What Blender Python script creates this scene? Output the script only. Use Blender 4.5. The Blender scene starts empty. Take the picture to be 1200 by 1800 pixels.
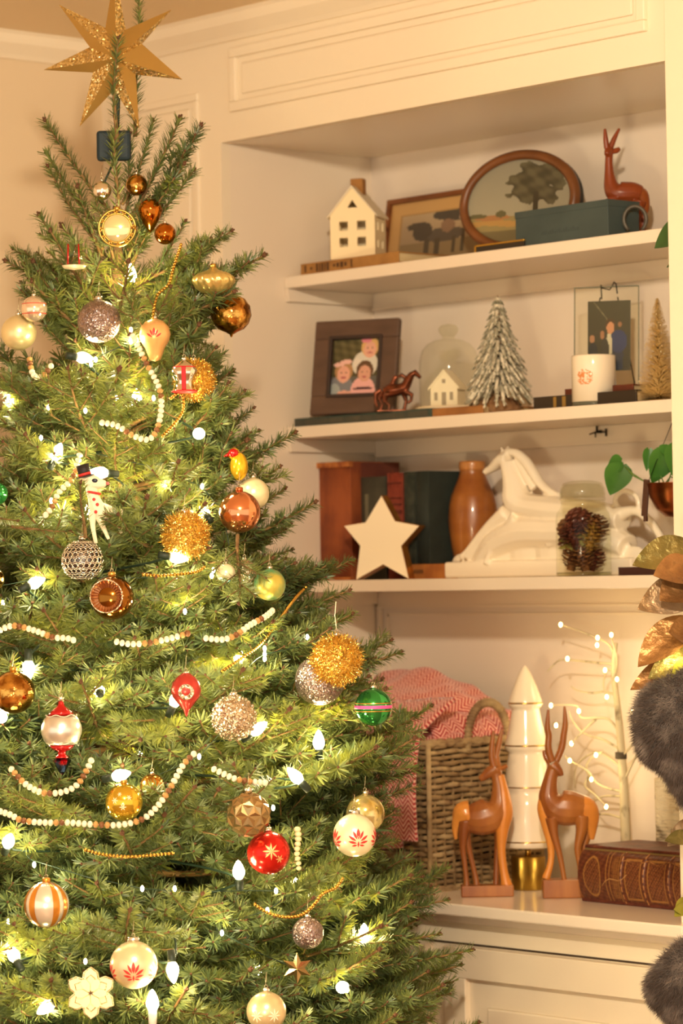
import bpy, bmesh, math, random
import numpy as np
from mathutils import Vector, Matrix

# ------------------------------------------------------------------ camera, world, lights
SC = bpy.context.scene
COL = SC.collection
ZO = 1.35
F_PX, YAW, PITCH, ROLL = 5437.3, -0.8459, 0.0225, -0.0166
CX, CY, CZ = 4.4015, -3.6171, -0.0024 + ZO
_cp, _sp, _cy, _sy = math.cos(PITCH), math.sin(PITCH), math.cos(YAW), math.sin(YAW)
FW = Vector((_sy * _cp, _cy * _cp, _sp)); RT = Vector((_cy, -_sy, 0)); UP = RT.cross(FW)
CAM = Vector((CX, CY, CZ)); _cr, _sr = math.cos(ROLL), math.sin(ROLL)
FACE = 0.8459                         # rotation about Z that turns a thing's front to the viewer's side of the room
cd = bpy.data.cameras.new('camera'); cam = bpy.data.objects.new('camera', cd); COL.objects.link(cam)
xr = RT * _cr + UP * _sr; xu = -RT * _sr + UP * _cr
cam.matrix_world = Matrix(((xr.x, xu.x, -FW.x, CX), (xr.y, xu.y, -FW.y, CY), (xr.z, xu.z, -FW.z, CZ), (0, 0, 0, 1)))
cd.sensor_fit = 'VERTICAL'; cd.sensor_height = 36; cd.lens = F_PX / 1800 * 36
cd.clip_start = .05
cd.dof.use_dof = True; cd.dof.focus_distance = 4.58; cd.dof.aperture_fstop = 5.6
SC.camera = cam
SC.view_settings.view_transform = 'Standard'; SC.view_settings.look = 'None'
SC.view_settings.gamma = 1; SC.view_settings.use_curve_mapping = False
SC.view_settings.exposure = 0.33
try:
    SC.cycles.use_denoising = True; SC.cycles.max_bounces = 7; SC.cycles.transparent_max_bounces = 16
    SC.cycles.sample_clamp_indirect = 6; SC.cycles.caustics_reflective = False; SC.cycles.caustics_refractive = False
except Exception: pass
W = bpy.data.worlds.new('world'); SC.world = W; W.use_nodes = True
W.node_tree.nodes['Background'].inputs[0].default_value = (1.0, .875, .67, 1)
W.node_tree.nodes['Background'].inputs[1].default_value = 1.3

def lamp(name, kind, loc, power, col, size=.1, target=None):
    l = bpy.data.lights.new(name, kind); l.energy = power; l.color = col
    if kind == 'AREA': l.shape = 'DISK'; l.size = size
    else: l.shadow_soft_size = size
    o = bpy.data.objects.new(name, l); COL.objects.link(o); o.location = loc
    if target is not None: o.rotation_euler = (Vector(target) - Vector(loc)).to_track_quat('-Z', 'Y').to_euler()
    return o
lamp('ceiling_lamp', 'POINT', (2.95, -2.3, 2.33), 185, (1, .86, .65), .06)
lamp('low_fill_lamp', 'POINT', (2.35, -2.35, .85), 50, (1, .82, .50), .16)  # unseen low lamp, added to brighten the lower cabinets and shelf undersides

# ------------------------------------------------------------------ helpers
def ray(px, py):
    u, v = px - 600, py - 900
    a, b = u * _cr + v * _sr, -u * _sr + v * _cr
    return RT * (a / F_PX) - UP * (b / F_PX) + FW
def on_d(px, py, d): return CAM + ray(px, py) * d
def on_y(px, py, Y): r = ray(px, py); return CAM + r * ((Y - CY) / r.y)
def on_z(px, py, Z): r = ray(px, py); return CAM + r * ((Z - CZ) / r.z)
def depth(p): return (Vector(p) - CAM).dot(FW)
def proj(p):
    d = Vector(p) - CAM; z = d.dot(FW); u, v = F_PX * d.dot(RT) / z, -F_PX * d.dot(UP) / z
    return 600 + u * _cr - v * _sr, 900 + u * _sr + v * _cr
def upx(p): return depth(p) / F_PX     # metres per pixel there

def lin(h):
    if isinstance(h, str):
        h = h.lstrip('#'); h = [int(h[i:i + 2], 16) / 255 for i in (0, 2, 4)]
    return tuple(c / 12.92 if c <= .04045 else ((c + .055) / 1.055) ** 2.4 for c in h)
MATS = {}
def mat(name, col, rough=.5, metal=0, col2=None, nscale=8, bump=0, bscale=40, btype='noise', trans=0, ior=1.45, emit=None, estr=0,
        coat=0, spec=None, stretch=None, sheen=0, lo=.35, hi=.65, attr=False, alpha=1, sss=0):
    if name in MATS: return MATS[name]
    m = bpy.data.materials.new(name); m.use_nodes = True; nt = m.node_tree; N, L = nt.nodes, nt.links
    b = N['Principled BSDF']; c = lin(col)
    b.inputs['Base Color'].default_value = (*c, 1); b.inputs['Roughness'].default_value = rough; b.inputs['Metallic'].default_value = metal
    b.inputs['IOR'].default_value = ior; b.inputs['Transmission Weight'].default_value = trans; b.inputs['Coat Weight'].default_value = coat
    b.inputs['Coat Roughness'].default_value = .08; b.inputs['Alpha'].default_value = alpha
    if spec is not None: b.inputs['Specular IOR Level'].default_value = spec
    if sheen: b.inputs['Sheen Weight'].default_value = sheen
    if emit: b.inputs['Emission Color'].default_value = (*lin(emit), 1); b.inputs['Emission Strength'].default_value = estr
    tc = N.new('ShaderNodeTexCoord'); vec = tc.outputs['Object']
    if stretch:
        mp = N.new('ShaderNodeMapping'); mp.inputs['Scale'].default_value = stretch; L.new(vec, mp.inputs[0]); vec = mp.outputs[0]
    if attr:
        a = N.new('ShaderNodeAttribute'); a.attribute_name = 'Col'; L.new(a.outputs['Color'], b.inputs['Base Color'])
    if col2:
        n = N.new('ShaderNodeTexNoise'); n.inputs['Scale'].default_value = nscale; n.inputs['Detail'].default_value = 5; L.new(vec, n.inputs['Vector'])
        r = N.new('ShaderNodeValToRGB'); r.color_ramp.elements[0].position = lo; r.color_ramp.elements[1].position = hi
        r.color_ramp.elements[0].color = (*c, 1); r.color_ramp.elements[1].color = (*lin(col2), 1)
        L.new(n.outputs['Fac'], r.inputs[0]); L.new(r.outputs[0], b.inputs['Base Color'])
    if bump:
        if btype == 'noise': n = N.new('ShaderNodeTexNoise'); n.inputs['Detail'].default_value = 3; out = n.outputs['Fac']
        else: n = N.new('ShaderNodeTexVoronoi'); out = n.outputs['Distance']
        n.inputs['Scale'].default_value = bscale; L.new(vec, n.inputs['Vector'])
        bp = N.new('ShaderNodeBump'); bp.inputs['Strength'].default_value = bump; bp.inputs['Distance'].default_value = 1.0 / bscale
        L.new(out, bp.inputs['Height']); L.new(bp.outputs[0], b.inputs['Normal'])
    MATS[name] = m; return m
def glitter(name, col, col2, scale=700, rough=.28):
    if name in MATS: return MATS[name]
    m = bpy.data.materials.new(name); m.use_nodes = True; nt = m.node_tree; N, L = nt.nodes, nt.links; b = N['Principled BSDF']
    tc = N.new('ShaderNodeTexCoord'); v = N.new('ShaderNodeTexVoronoi'); v.inputs['Scale'].default_value = scale
    L.new(tc.outputs['Object'], v.inputs['Vector'])
    g = N.new('ShaderNodeNewGeometry'); s = N.new('ShaderNodeVectorMath'); s.operation = 'SUBTRACT'; s.inputs[1].default_value = (.5, .5, .5)
    L.new(v.outputs['Color'], s.inputs[0]); sc = N.new('ShaderNodeVectorMath'); sc.operation = 'SCALE'; sc.inputs['Scale'].default_value = 1.05
    L.new(s.outputs[0], sc.inputs[0]); ad = N.new('ShaderNodeVectorMath'); ad.operation = 'ADD'
    L.new(sc.outputs[0], ad.inputs[0]); L.new(g.outputs['Normal'], ad.inputs[1]); no = N.new('ShaderNodeVectorMath'); no.operation = 'NORMALIZE'
    L.new(ad.outputs[0], no.inputs[0]); L.new(no.outputs[0], b.inputs['Normal'])
    r = N.new('ShaderNodeValToRGB'); r.color_ramp.elements[0].color = (*lin(col), 1); r.color_ramp.elements[1].color = (*lin(col2), 1)
    sx = N.new('ShaderNodeSeparateXYZ'); L.new(v.outputs['Color'], sx.inputs[0]); L.new(sx.outputs[1], r.inputs[0]); L.new(r.outputs[0], b.inputs['Base Color'])
    b.inputs['Metallic'].default_value = .9; b.inputs['Roughness'].default_value = rough
    MATS[name] = m; return m

class MB:
    def __init__(s): s.v = []; s.f = []; s.m = []; s.s = []
    def add(s, v, f, m=0, sm=False, M=None):
        o = len(s.v)
        s.v += [tuple(M @ Vector(p)) if M is not None else tuple(p) for p in v]
        s.f += [tuple(i + o for i in q) for q in f]; s.m += [m] * len(f); s.s += [sm] * len(f); return s
    def box(s, lo, hi, m=0, M=None, b=0):
        (x0, y0, z0), (x1, y1, z1) = lo, hi
        if b:
            bm = bmesh.new(); bmesh.ops.create_cube(bm, size=1)
            for v in bm.verts: v.co = Vector(((x0 + x1) / 2 + v.co.x * (x1 - x0), (y0 + y1) / 2 + v.co.y * (y1 - y0), (z0 + z1) / 2 + v.co.z * (z1 - z0)))
            bmesh.ops.bevel(bm, geom=bm.edges[:], offset=b, segments=2, affect='EDGES', profile=.5)
            s.add([v.co for v in bm.verts], [[v.index for v in f.verts] for f in bm.faces], m, False, M); bm.free(); return s
        return s.add([(x0, y0, z0), (x1, y0, z0), (x1, y1, z0), (x0, y1, z0), (x0, y0, z1), (x1, y0, z1), (x1, y1, z1), (x0, y1, z1)],
              [(0, 3, 2, 1), (4, 5, 6, 7), (0, 1, 5, 4), (1, 2, 6, 5), (2, 3, 7, 6), (3, 0, 4, 7)], m, False, M)
    def lathe(s, prof, n=32, m=0, M=None, sm=True, fn=None, caps=True):
        v = []; f = []
        for i, (r, z) in enumerate(prof):
            for k in range(n):
                a = 2 * math.pi * k / n; rr = max(r, 1e-5) * (fn(a, z) if fn else 1); v.append((rr * math.cos(a), rr * math.sin(a), z))
        for i in range(len(prof) - 1):
            for k in range(n): k2 = (k + 1) % n; f.append((i * n + k, i * n + k2, (i + 1) * n + k2, (i + 1) * n + k))
        if caps and prof[0][0] > 1e-4: f.append(tuple(range(n))[::-1])
        if caps and prof[-1][0] > 1e-4: f.append(tuple((len(prof) - 1) * n + k for k in range(n)))
        return s.add(v, f, m, sm, M)
    def ball(s, c, r, m=0, n=24, sc=(1, 1, 1), M=None, sm=True):
        k = max(6, n // 2); T = Matrix.Translation(c) @ Matrix.Diagonal((*sc, 1))
        return s.lathe([(r * math.sin(math.pi * i / k), -r * math.cos(math.pi * i / k)) for i in range(k + 1)], n, m, (M @ T) if M is not None else T, sm)
    def tube(s, pts, rad, n=8, m=0, M=None, sm=True, flat=1):
        pts = [Vector(p) for p in pts]
        if not hasattr(rad, '__len__'): rad = [rad] * len(pts)
        v = []; f = []; up = None
        for i, p in enumerate(pts):
            t = (pts[min(i + 1, len(pts) - 1)] - pts[max(i - 1, 0)]).normalized()
            if up is None: up = Vector((0, 0, 1)) if abs(t.z) < .9 else Vector((0, 1, 0))
            a = t.cross(up)
            a = a.normalized() if a.length > 1e-4 else t.orthogonal().normalized()
            b = a.cross(t); up = b
            for k in range(n): q = 2 * math.pi * k / n; v.append(p + (a * math.cos(q) + b * math.sin(q) * flat) * rad[i])
        for i in range(len(pts) - 1):
            for k in range(n): k2 = (k + 1) % n; f.append((i * n + k, i * n + k2, (i + 1) * n + k2, (i + 1) * n + k))
        f.append(tuple(range(n))[::-1]); f.append(tuple((len(pts) - 1) * n + k for k in range(n)))
        return s.add(v, f, m, sm, M)
    def prism(s, poly, y0, y1, m=0, M=None, ms=None):      # poly in XZ, extruded along Y
        n = len(poly); v = [(x, y0, z) for x, z in poly] + [(x, y1, z) for x, z in poly]
        s.add(v, [tuple(range(n)), tuple(range(2 * n - 1, n - 1, -1))], m, False, M)
        return s.add(v, [(i, i + n, (i + 1) % n + n, (i + 1) % n) for i in range(n)], m if ms is None else ms, False, M)
    def grid(s, nu, nv, fn, m=0, M=None, sm=True):
        v = [fn(i / nu, j / nv) for j in range(nv + 1) for i in range(nu + 1)]
        return s.add(v, [(j * (nu + 1) + i, j * (nu + 1) + i + 1, (j + 1) * (nu + 1) + i + 1, (j + 1) * (nu + 1) + i) for j in range(nv) for i in range(nu)], m, sm, M)
    def mesh(s, name, mats):
        me = bpy.data.meshes.new(name); me.from_pydata([tuple(p) for p in s.v], [], s.f)
        for q in (mats if isinstance(mats, (list, tuple)) else [mats]): me.materials.append(q)
        me.polygons.foreach_set('material_index', s.m); me.polygons.foreach_set('use_smooth', s.s); me.update(); return me
    def build(s, name, mats, parent=None, loc=None, rot=0, kind=None, label=None):
        me = s.mesh(name, mats)
        return link(name, me, parent, loc, rot, kind, label)
def link(name, me, parent=None, loc=None, rot=0, kind=None, label=None):
    o = bpy.data.objects.new(name, me); COL.objects.link(o); o.parent = parent
    if loc is not None: o.location = loc
    if rot: o.rotation_euler = (0, 0, rot)
    if kind: o['kind'] = kind
    if label: o['label'] = label
    return o
def thing(name, label, cat, loc, rot=0, group=None):
    o = bpy.data.objects.new(name, None); COL.objects.link(o); o.location = loc; o.rotation_euler = (0, 0, rot); o.empty_display_size = .02
    o['label'] = label; o['category'] = cat
    if group: o['group'] = group
    return o
def tag(o, label, cat, group=None):
    o['label'] = label; o['category'] = cat
    if group: o['group'] = group
    return o
def struct(name, mb, mats): return mb.build(name, mats, kind='structure')
def copy_tree(o, parent=None):
    c = o.copy(); COL.objects.link(c); c.parent = parent
    for ch in list(KIDS.get(o.name, [])): copy_tree(ch, c)
    return c
KIDS = {}
def smooth_path(pts, k=4):
    P = np.array(pts, float); out = []; n = len(P)
    for i in range(n - 1):
        a, b, c, d = P[max(i - 1, 0)], P[i], P[i + 1], P[min(i + 2, n - 1)]
        for j in range(k):
            t = j / k; out.append(.5 * (2 * b + (c - a) * t + (2 * a - 5 * b + 4 * c - d) * t * t + (3 * b - a - 3 * c + d) * t ** 3))
    out.append(P[-1]); return [tuple(q) for q in out]
def sculpt(o, voxel, smooth=4):
    r = o.modifiers.new('remesh', 'REMESH'); r.mode = 'VOXEL'; r.voxel_size = voxel; r.use_smooth_shade = True
    if smooth: q = o.modifiers.new('smooth', 'SMOOTH'); q.factor = .5; q.iterations = smooth
    return o
def picture(name, w, h, nx, nz, paint, parent, loc, M=None, rough=.35):   # flat print: colours laid on a grid in XZ facing -Y
    me = bpy.data.meshes.new(name); vs = []; fs = []; cs = []
    for j in range(nz):
        for i in range(nx):
            x0, x1, z0, z1 = -w / 2 + w * i / nx, -w / 2 + w * (i + 1) / nx, h * j / nz, h * (j + 1) / nz
            k = len(vs); vs += [(x0, 0, z0), (x1, 0, z0), (x1, 0, z1), (x0, 0, z1)]; fs.append((k, k + 1, k + 2, k + 3))
            cs += [(*lin(paint((i + .5) / nx, (j + .5) / nz)), 1)] * 4
    if M is not None: vs = [tuple(M @ Vector(p)) for p in vs]
    me.from_pydata(vs, [], fs); a = me.color_attributes.new('Col', 'FLOAT_COLOR', 'POINT')
    a.data.foreach_set('color', np.array(cs, dtype=np.float32).ravel())
    me.materials.append(mat('print_' + str(rough), '#ffffff', rough, attr=True)); return link(name, me, parent, loc)
def sm_(x): return max(0, min(1, x))
def mix(a, b, t): return tuple(p + (q - p) * t for p, q in zip(a, b))
def rgb(h): h = h.lstrip('#'); return tuple(int(h[i:i + 2], 16) / 255 for i in (0, 2, 4))
def ell(u, v, cx, cy, rx, ry): return ((u - cx) / rx) ** 2 + ((v - cy) / ry) ** 2 < 1

# ------------------------------------------------------------------ setting
OW, SD, BD = 1.115, .147, .372          # opening width, shelf set-back, back panel depth
H_HEAD, Z1, Z2, Z3, ZC = .811 + ZO, .570 + ZO, .288 + ZO, ZO, -.545 + ZO
CEIL = 1.042 + ZO; LX = -.36
paint_m = mat('ivory_paint', '#ecdcc2', .38, bump=.04, bscale=60)
paint_b = mat('ivory_paint_shelf', '#ebdac4', .3)
back_m = mat('back_paint', '#e8d8c6', .55)
wall_m = mat('beige_wall', '#dcc5a4', .8, bump=.05, bscale=180)
ceil_m = mat('ceiling_paint', '#ecd6b2', .85)
floor_m = mat('oak_floor', '#7a5230', .45, col2='#8f6540', nscale=3, stretch=(1, 14, 1))
struct('floor', MB().box((-.6, -5.2, -.05), (5.6, .6, 0)), floor_m)
struct('ceiling', MB().box((-.6, -5.2, CEIL), (5.6, .6, CEIL + .05)), ceil_m)
struct('wall_left', MB().box((LX - .1, -5.2, 0), (LX, .6, CEIL)), wall_m)
struct('wall_back', MB().box((LX, BD + .02, 0), (5.6, BD + .12, CEIL)), back_m)
# crown mouldings
def crown(name, x0, x1, y0, y1, along):
    prof = [(0, 0), (.006, 0), (.012, .008), (.03, .026), (.034, .042), (.04, .048), (0, .048)]
    m = MB(); z = CEIL - .048
    if along == 'x': m.add([(x0, -p, z + q) for p, q in prof] + [(x1, -p, z + q) for p, q in prof], [tuple(range(7)), tuple(range(13, 6, -1))] + [(i, i + 7, (i + 1) % 7 + 7, (i + 1) % 7) for i in range(7)])
    else: m.add([(LX + p, y0, z + q) for p, q in prof] + [(LX + p, y1, z + q) for p, q in prof], [tuple(range(7)), tuple(range(13, 6, -1))] + [(i, i + 7, (i + 1) % 7 + 7, (i + 1) % 7) for i in range(7)])
    struct(name, m, paint_m)
crown('trim_1', LX, 3, 0, 0, 'x'); crown('trim_2', 0, 0, -5.2, 0, 'y')
# built-in bookcase: panelled face wall
def raised_panel(mb, x0, x1, z0, z1, y=0, w=.014, d=.006):
    for (a, b, c, e) in ((x0, x1, z0, z0 + w), (x0, x1, z1 - w, z1), (x0, x0 + w, z0 + w, z1 - w), (x1 - w, x1, z0 + w, z1 - w)):
        mb.box((a, y - d, c), (b, y + .001, e), b=.002)
    mb.box((x0 + w + .012, y - .004, z0 + w + .012), (x1 - w - .012, y + .001, z1 - w - .012), b=.0035)
fz = MB()
fz.box((LX, 0, ZC - .03), (0, .02, CEIL)); struct('wall_panelled_left', fz, paint_m)
pn = MB(); raised_panel(pn, LX + .03, -.062, 1.86, H_HEAD + .10); raised_panel(pn, LX + .03, -.062, ZC + .05, 1.82); struct('trim_3', pn, paint_m)
struct('wall_header', MB().box((0, 0, H_HEAD), (OW + .02, .02, CEIL)), paint_m)
pn = MB(); raised_panel(pn, .035, OW - .045, H_HEAD + .052, CEIL - .062, w=.018, d=.009); struct('trim_4', pn, paint_m)
struct('wall_chimney', MB().box((OW, -.012, 0), (OW + 1.6, .06, CEIL), b=.002).box((OW + .03, .06, 0), (OW + 1.6, BD, CEIL)), paint_m)
bk = thing('bookcase', 'ivory built-in bookcase with three open shelves beside the Christmas tree', 'bookcase', (0, 0, 0)); bk['kind'] = 'structure'
MB().box((-.02, .02, ZC), (0, BD + .02, H_HEAD + .02)).build('side_panel', paint_b, bk)
MB().box((OW, .06, ZC), (OW + .02, BD + .02, H_HEAD + .02)).build('side_panel', paint_b, bk)
MB().box((0, .02, H_HEAD), (OW, BD + .02, H_HEAD + .02)).build('top_panel', mat('soffit_paint', '#e8d9c0', .22), bk)
MB().box((0, BD, ZC), (OW, BD + .018, H_HEAD)).build('back_panel', back_m, bk)
for z in (Z1, Z2, Z3):
    MB().box((.001, SD, z - .0215), (OW - .001, BD - .001, z), b=.0012).build('shelf', paint_b, bk)
    MB().box((.012, BD - .012, z - .050), (OW, BD - .0005, z - .022)).box((.012, BD - .015, z - .054), (OW, BD - .001, z - .050)).build('cleat', paint_b, bk)
    MB().prism([(SD, z - .022), (SD + .003, z - .046), (BD, z - .046), (BD, z - .022)], .001, .011, M=Matrix(((0, 1, 0, 0), (1, 0, 0, 0), (0, 0, 1, 0), (0, 0, 0, 1)))).build('cleat', paint_b, bk)
bd = MB().box((.004, BD - .009, ZC), (.014, BD, Z3 - .05)).box((.028, BD - .004, ZC), (.032, BD, Z3 - .065)).box((.028, BD - .004, Z3 - .069), (OW, BD, Z3 - .065))
bd.build('beading', paint_b, bk)
# lower cabinet and counter
struct('trim_5', MB().box((LX, -.042, ZC - .020), (OW + .03, BD, ZC), b=.003).box((LX, -.014, ZC - .036), (OW + .02, 0, ZC - .018), b=.004), mat('counter_paint', '#ecdcc8', .18))
XS = on_y(775, 1700, -.004).x
cb = thing('lower_cabinet', 'cream painted lower cabinet with recessed panel doors under the counter', 'cabinet', (0, 0, 0))
DZ = -.616 + ZO
MB().box((LX, 0, .08), (OW + .02, .02, ZC - .02)).box((LX, .02, .08), (OW + .02, BD, .10)).box((LX, .06, 0), (OW + .02, .08, .08)).build('body', paint_m, cb)
dark_gap = mat('dark_gap', '#3a2a1c', .8)
MB().box((LX + .02, -.0015, DZ - .0022), (OW - .01, .0005, DZ + .001)).build('gap_line', dark_gap, cb)
def door(x0, x1, kx):
    d = MB(); z0, z1 = .12, DZ - .004; w = .052
    for (a, b, c, e) in ((x0, x1, z1 - w, z1), (x0, x1, z0, z0 + w), (x0, x0 + w, z0 + w, z1 - w), (x1 - w, x1, z0 + w, z1 - w)): d.box((a, -.02, c), (b, -.0005, e), b=.0015)
    o = d.build('door', paint_m, cb)
    MB().box((x0 + w - .001, -.009, z0 + w - .001), (x1 - w + .001, -.001, z1 - w + .001)).box((x0 + w + .045, -.014, z0 + w + .045), (x1 - w - .045, -.008, z1 - w - .045), b=.004).build('panel', paint_m, o)
    MB().lathe([(.004, 0), (.004, .012), (.011, .018), (.012, .024), (.007, .029), (.0, .03)], 14, M=Matrix.Translation((kx, -.02, z1 - .118)) @ Matrix.Rotation(math.pi / 2, 4, 'X')).build('knob', mat('brass', '#c79a4a', .25, 1), o)
door(LX + .02, XS - .022, LX + .06); door(XS + .022, OW - .01, on_y(1116, 1801, -.02).x)
struct('trim_6', MB().box((OW + .22, -.21, ZO + .02), (OW + 1.6, -.012, ZO + .06), b=.004).box((OW + .25, -.17, ZO - .06), (OW + 1.6, -.012, ZO + .02), b=.004), paint_m)

# ------------------------------------------------------------------ shelf objects
def spot(px, py, Y, z=None):             # point on plane Y, dropped to height z
    p = on_y(px, py, Y)
    if z is not None: p.z = z
    return p
def tex_wood(name, a, b, **k): return mat(name, a, k.get('rough', .45), col2=b, nscale=k.get('ns', 30), stretch=k.get('st', (1, 1, .12)), coat=k.get('coat', 0), lo=.3, hi=.7)
walnut = tex_wood('walnut_frame', '#6a3a1c', '#8a5228', rough=.35, ns=60, st=(.2, 1, 1))
RS = math.sin(FACE)

# --- top shelf
def book_flat(name, label, px0, px1, pyb, Y, z, h, dep, spine_m, page_m='#d8c49a', extra=None, rot=0, cat='book', group=None):
    p0, p1 = on_y(px0, pyb, Y), on_y(px1, pyb, Y); w = p1.x - p0.x
    t = thing(name, label, cat, (p0.x, Y, z), rot, group)
    MB().box((0, 0, 0), (w, dep, .0025), b=.0008).box((0, 0, h - .0025), (w, dep, h), b=.0008).box((0, 0, .001), (w, .004, h - .001), b=.0015).build('cover', spine_m, t)
    MB().box((.003, .004, .0024), (w - .003, dep - .003, h - .0024)).build('pages', mat('pages', page_m, .9, col2='#b89a68', nscale=3, stretch=(.1, .1, 400)), t)
    return t, w
tan_b = mat('tan_cloth', '#a9793f', .8, col2='#8f6230', nscale=25)
t, w = book_flat('ornamented_book', 'tan old book with dark stamped ornaments lying under the white ceramic house', 528, 700, 470, SD + .004, Z1, .021, .15, tan_b)
ink = mat('dark_ink', '#4c3018', .8)
m = MB(); x = .012
for k, (wd, hh) in enumerate([(.004, .013), (0, 0), (.004, .005), (0, 0), (.004, .015), (.002, .015), (.004, .015), (.002, .015), (.005, .015), (0, 0), (.005, .005), (.006, .008), (.007, .01), (.005, .007), (0, 0), (.003, .014)]):
    if wd: m.box((x, -.0012, .0105 - hh / 2), (x + wd, .0006, .0105 + hh / 2), b=.0004)
    x += wd + .008 if wd == 0 else wd + .0045
m.build('spine_ornament', ink, t)
# white ceramic house
cer = mat('matte_ceramic', '#f4dcae', .5); cerside = cer
def hollow_wall(mb, x0, x1, z0, z1, wins, y0, y1, tri=None):
    """wall in XZ with rectangular holes, cells between cut lines"""
    xs = sorted({x0, x1, *[a for w in wins for a in w[:2]]}); zs = sorted({z0, z1, *[a for w in wins for a in w[2:]]})
    for i in range(len(xs) - 1):
        for j in range(len(zs) - 1):
            cx_, cz_ = (xs[i] + xs[i + 1]) / 2, (zs[j] + zs[j + 1]) / 2
            if any(w[0] < cx_ < w[1] and w[2] < cz_ < w[3] for w in wins): continue
            mb.box((xs[i], y0, zs[j]), (xs[i + 1], y1, zs[j + 1]))
hp = spot(620, 448, SD + .035); hr = .50; u = upx(hp)
t = thing('ceramic_house', 'white ceramic house with square windows and brown chimney on the top shelf', 'figurine', (hp.x, hp.y, Z1 + .0215), hr)
wf, wd_, hh, rh = .087, .062, .083, .050
# rot: front (gable) faces -Y local; local origin at front-centre
m = MB(); wn = [(-.026, -.009, .024, .041), (.009, .026, .024, .041), (-.026, -.009, .054, .071), (.009, .026, .054, .071)]
hollow_wall(m, -wf / 2, wf / 2, 0, hh, wn, 0, .003)
Rz = Matrix.Rotation(math.pi / 2, 4, 'Z')
hollow_wall(m, 0, wd_, 0, hh, [(.012, .022, .024, .041), (.038, .048, .024, .041), (.012, .022, .054, .071), (.038, .048, .054, .071)], -.003, 0, None)
o_ = len(m.v)
m2 = MB(); hollow_wall(m2, .003, wd_ - .003, 0, hh, [(.012, .022, .022, .036), (.038, .048, .022, .036), (.012, .022, .054, .070), (.038, .048, .054, .070)], 0, .003)
m = MB(); hollow_wall(m, -wf / 2, wf / 2, 0, hh, wn, 0, .003)
m.add(m2.v, m2.f, 0, False, Matrix.Translation((wf / 2, 0, 0)) @ Rz); m.add(m2.v, m2.f, 0, False, Matrix.Translation((-wf / 2 + .003, 0, 0)) @ Rz)
m.box((-wf / 2, wd_ - .003, 0), (wf / 2, wd_, hh)).box((-wf / 2, 0, -.0004), (wf / 2, wd_, .002))
# gable with a triangular window: three quads round the hole
for y0, y1 in ((0, .003), (wd_ - .003, wd_)):
    o = [(-wf / 2, hh), (wf / 2, hh), (0, hh + rh)]; i_ = [(-.010, hh + .013), (.010, hh + .013), (0, hh + .028)]
    for k in range(3): m.prism([o[k], o[(k + 1) % 3], i_[(k + 1) % 3], i_[k]], y0, y1)
m.build('walls', cer, t)
m = MB(); r_ = wf / 2 + .005; sl = rh / (wf / 2)
for s in (1, -1):
    m.prism([(0, hh + rh), (s * r_, hh + rh - sl * r_), (s * r_, hh + rh - sl * r_ + .003), (0, hh + rh + .004)], -.003, wd_ + .003)
m.build('roof', mat('roof_ceramic', '#e3d3b4', .45), t)
MB().box((-.012, .026, hh + rh * .6), (.012, .046, hh + rh + .020), b=.001).build('chimney', mat('brown_clay', '#9c6a30', .7), t)
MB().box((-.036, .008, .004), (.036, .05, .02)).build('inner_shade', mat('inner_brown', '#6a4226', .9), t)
# rectangular framed horse photograph leaning on the back
def horse_pic(u, v):
    if u < .10 or u > .90 or v < .12 or v > .80: return rgb('#c79c62') if (u < .085 or u > .915 or v < .10 or v > .82) else rgb('#a98450')
    u2, v2 = (u - .1) / .8, (v - .12) / .68
    c = mix(rgb('#9a8264'), rgb('#b39a78'), v2)
    if v2 < .38: c = rgb('#8c7654')
    if ell(u2, v2, .62, .93, .30, .16) : c = rgb('#4e463c')
    if ell(u2, v2, .45, .50, .22, .15): c = rgb('#5d5144')
    if ell(u2, v2, .22, .62, .10, .20) or ell(u2, v2, .15, .74, .09, .08): c = rgb('#4f4438')
    for x_ in (.28, .38, .55, .64):
        if abs(u2 - x_) < .022 and v2 < .45 and v2 > .08: c = rgb('#544838')
    if ell(u2, v2, .48, .68, .07, .14): c = rgb('#8a6c54')
    if ell(u2, v2, .62, .84, .035, .05): c = rgb('#c0a488')
    return c
p0, p1 = on_y(676, 450, .33), on_y(905, 420, .33); w = p1.x - p0.x
t = thing('horse_picture', 'brown framed sepia photograph of a horse leaning behind the oval picture', 'picture', ((p0.x + p1.x) / 2, .325, Z1), 0)
hF = .150; tl = Matrix.Rotation(-.16, 4, 'X')
def rect_frame(mb, w, h, fw, d, M, b=.002):
    mb.box((-w / 2, -d, 0), (w / 2, 0, fw), M=M, b=b).box((-w / 2, -d, h - fw), (w / 2, 0, h), M=M, b=b).box((-w / 2, -d, fw - .001), (-w / 2 + fw, 0, h - fw + .001), M=M, b=b).box((w / 2 - fw, -d, fw - .001), (w / 2, 0, h - fw + .001), M=M, b=b)
m = MB(); rect_frame(m, w, hF, .010, .012, tl); m.build('frame', walnut, t)
picture('print', w - .018, hF - .018, 70, 50, horse_pic, t, (0, 0, 0), tl @ Matrix.Translation((0, -.004, .009)))
MB().box((-w / 2 + .004, -.003, .004), (w / 2 - .004, -.001, hF - .004), M=tl).build('backing', walnut, t)
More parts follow.
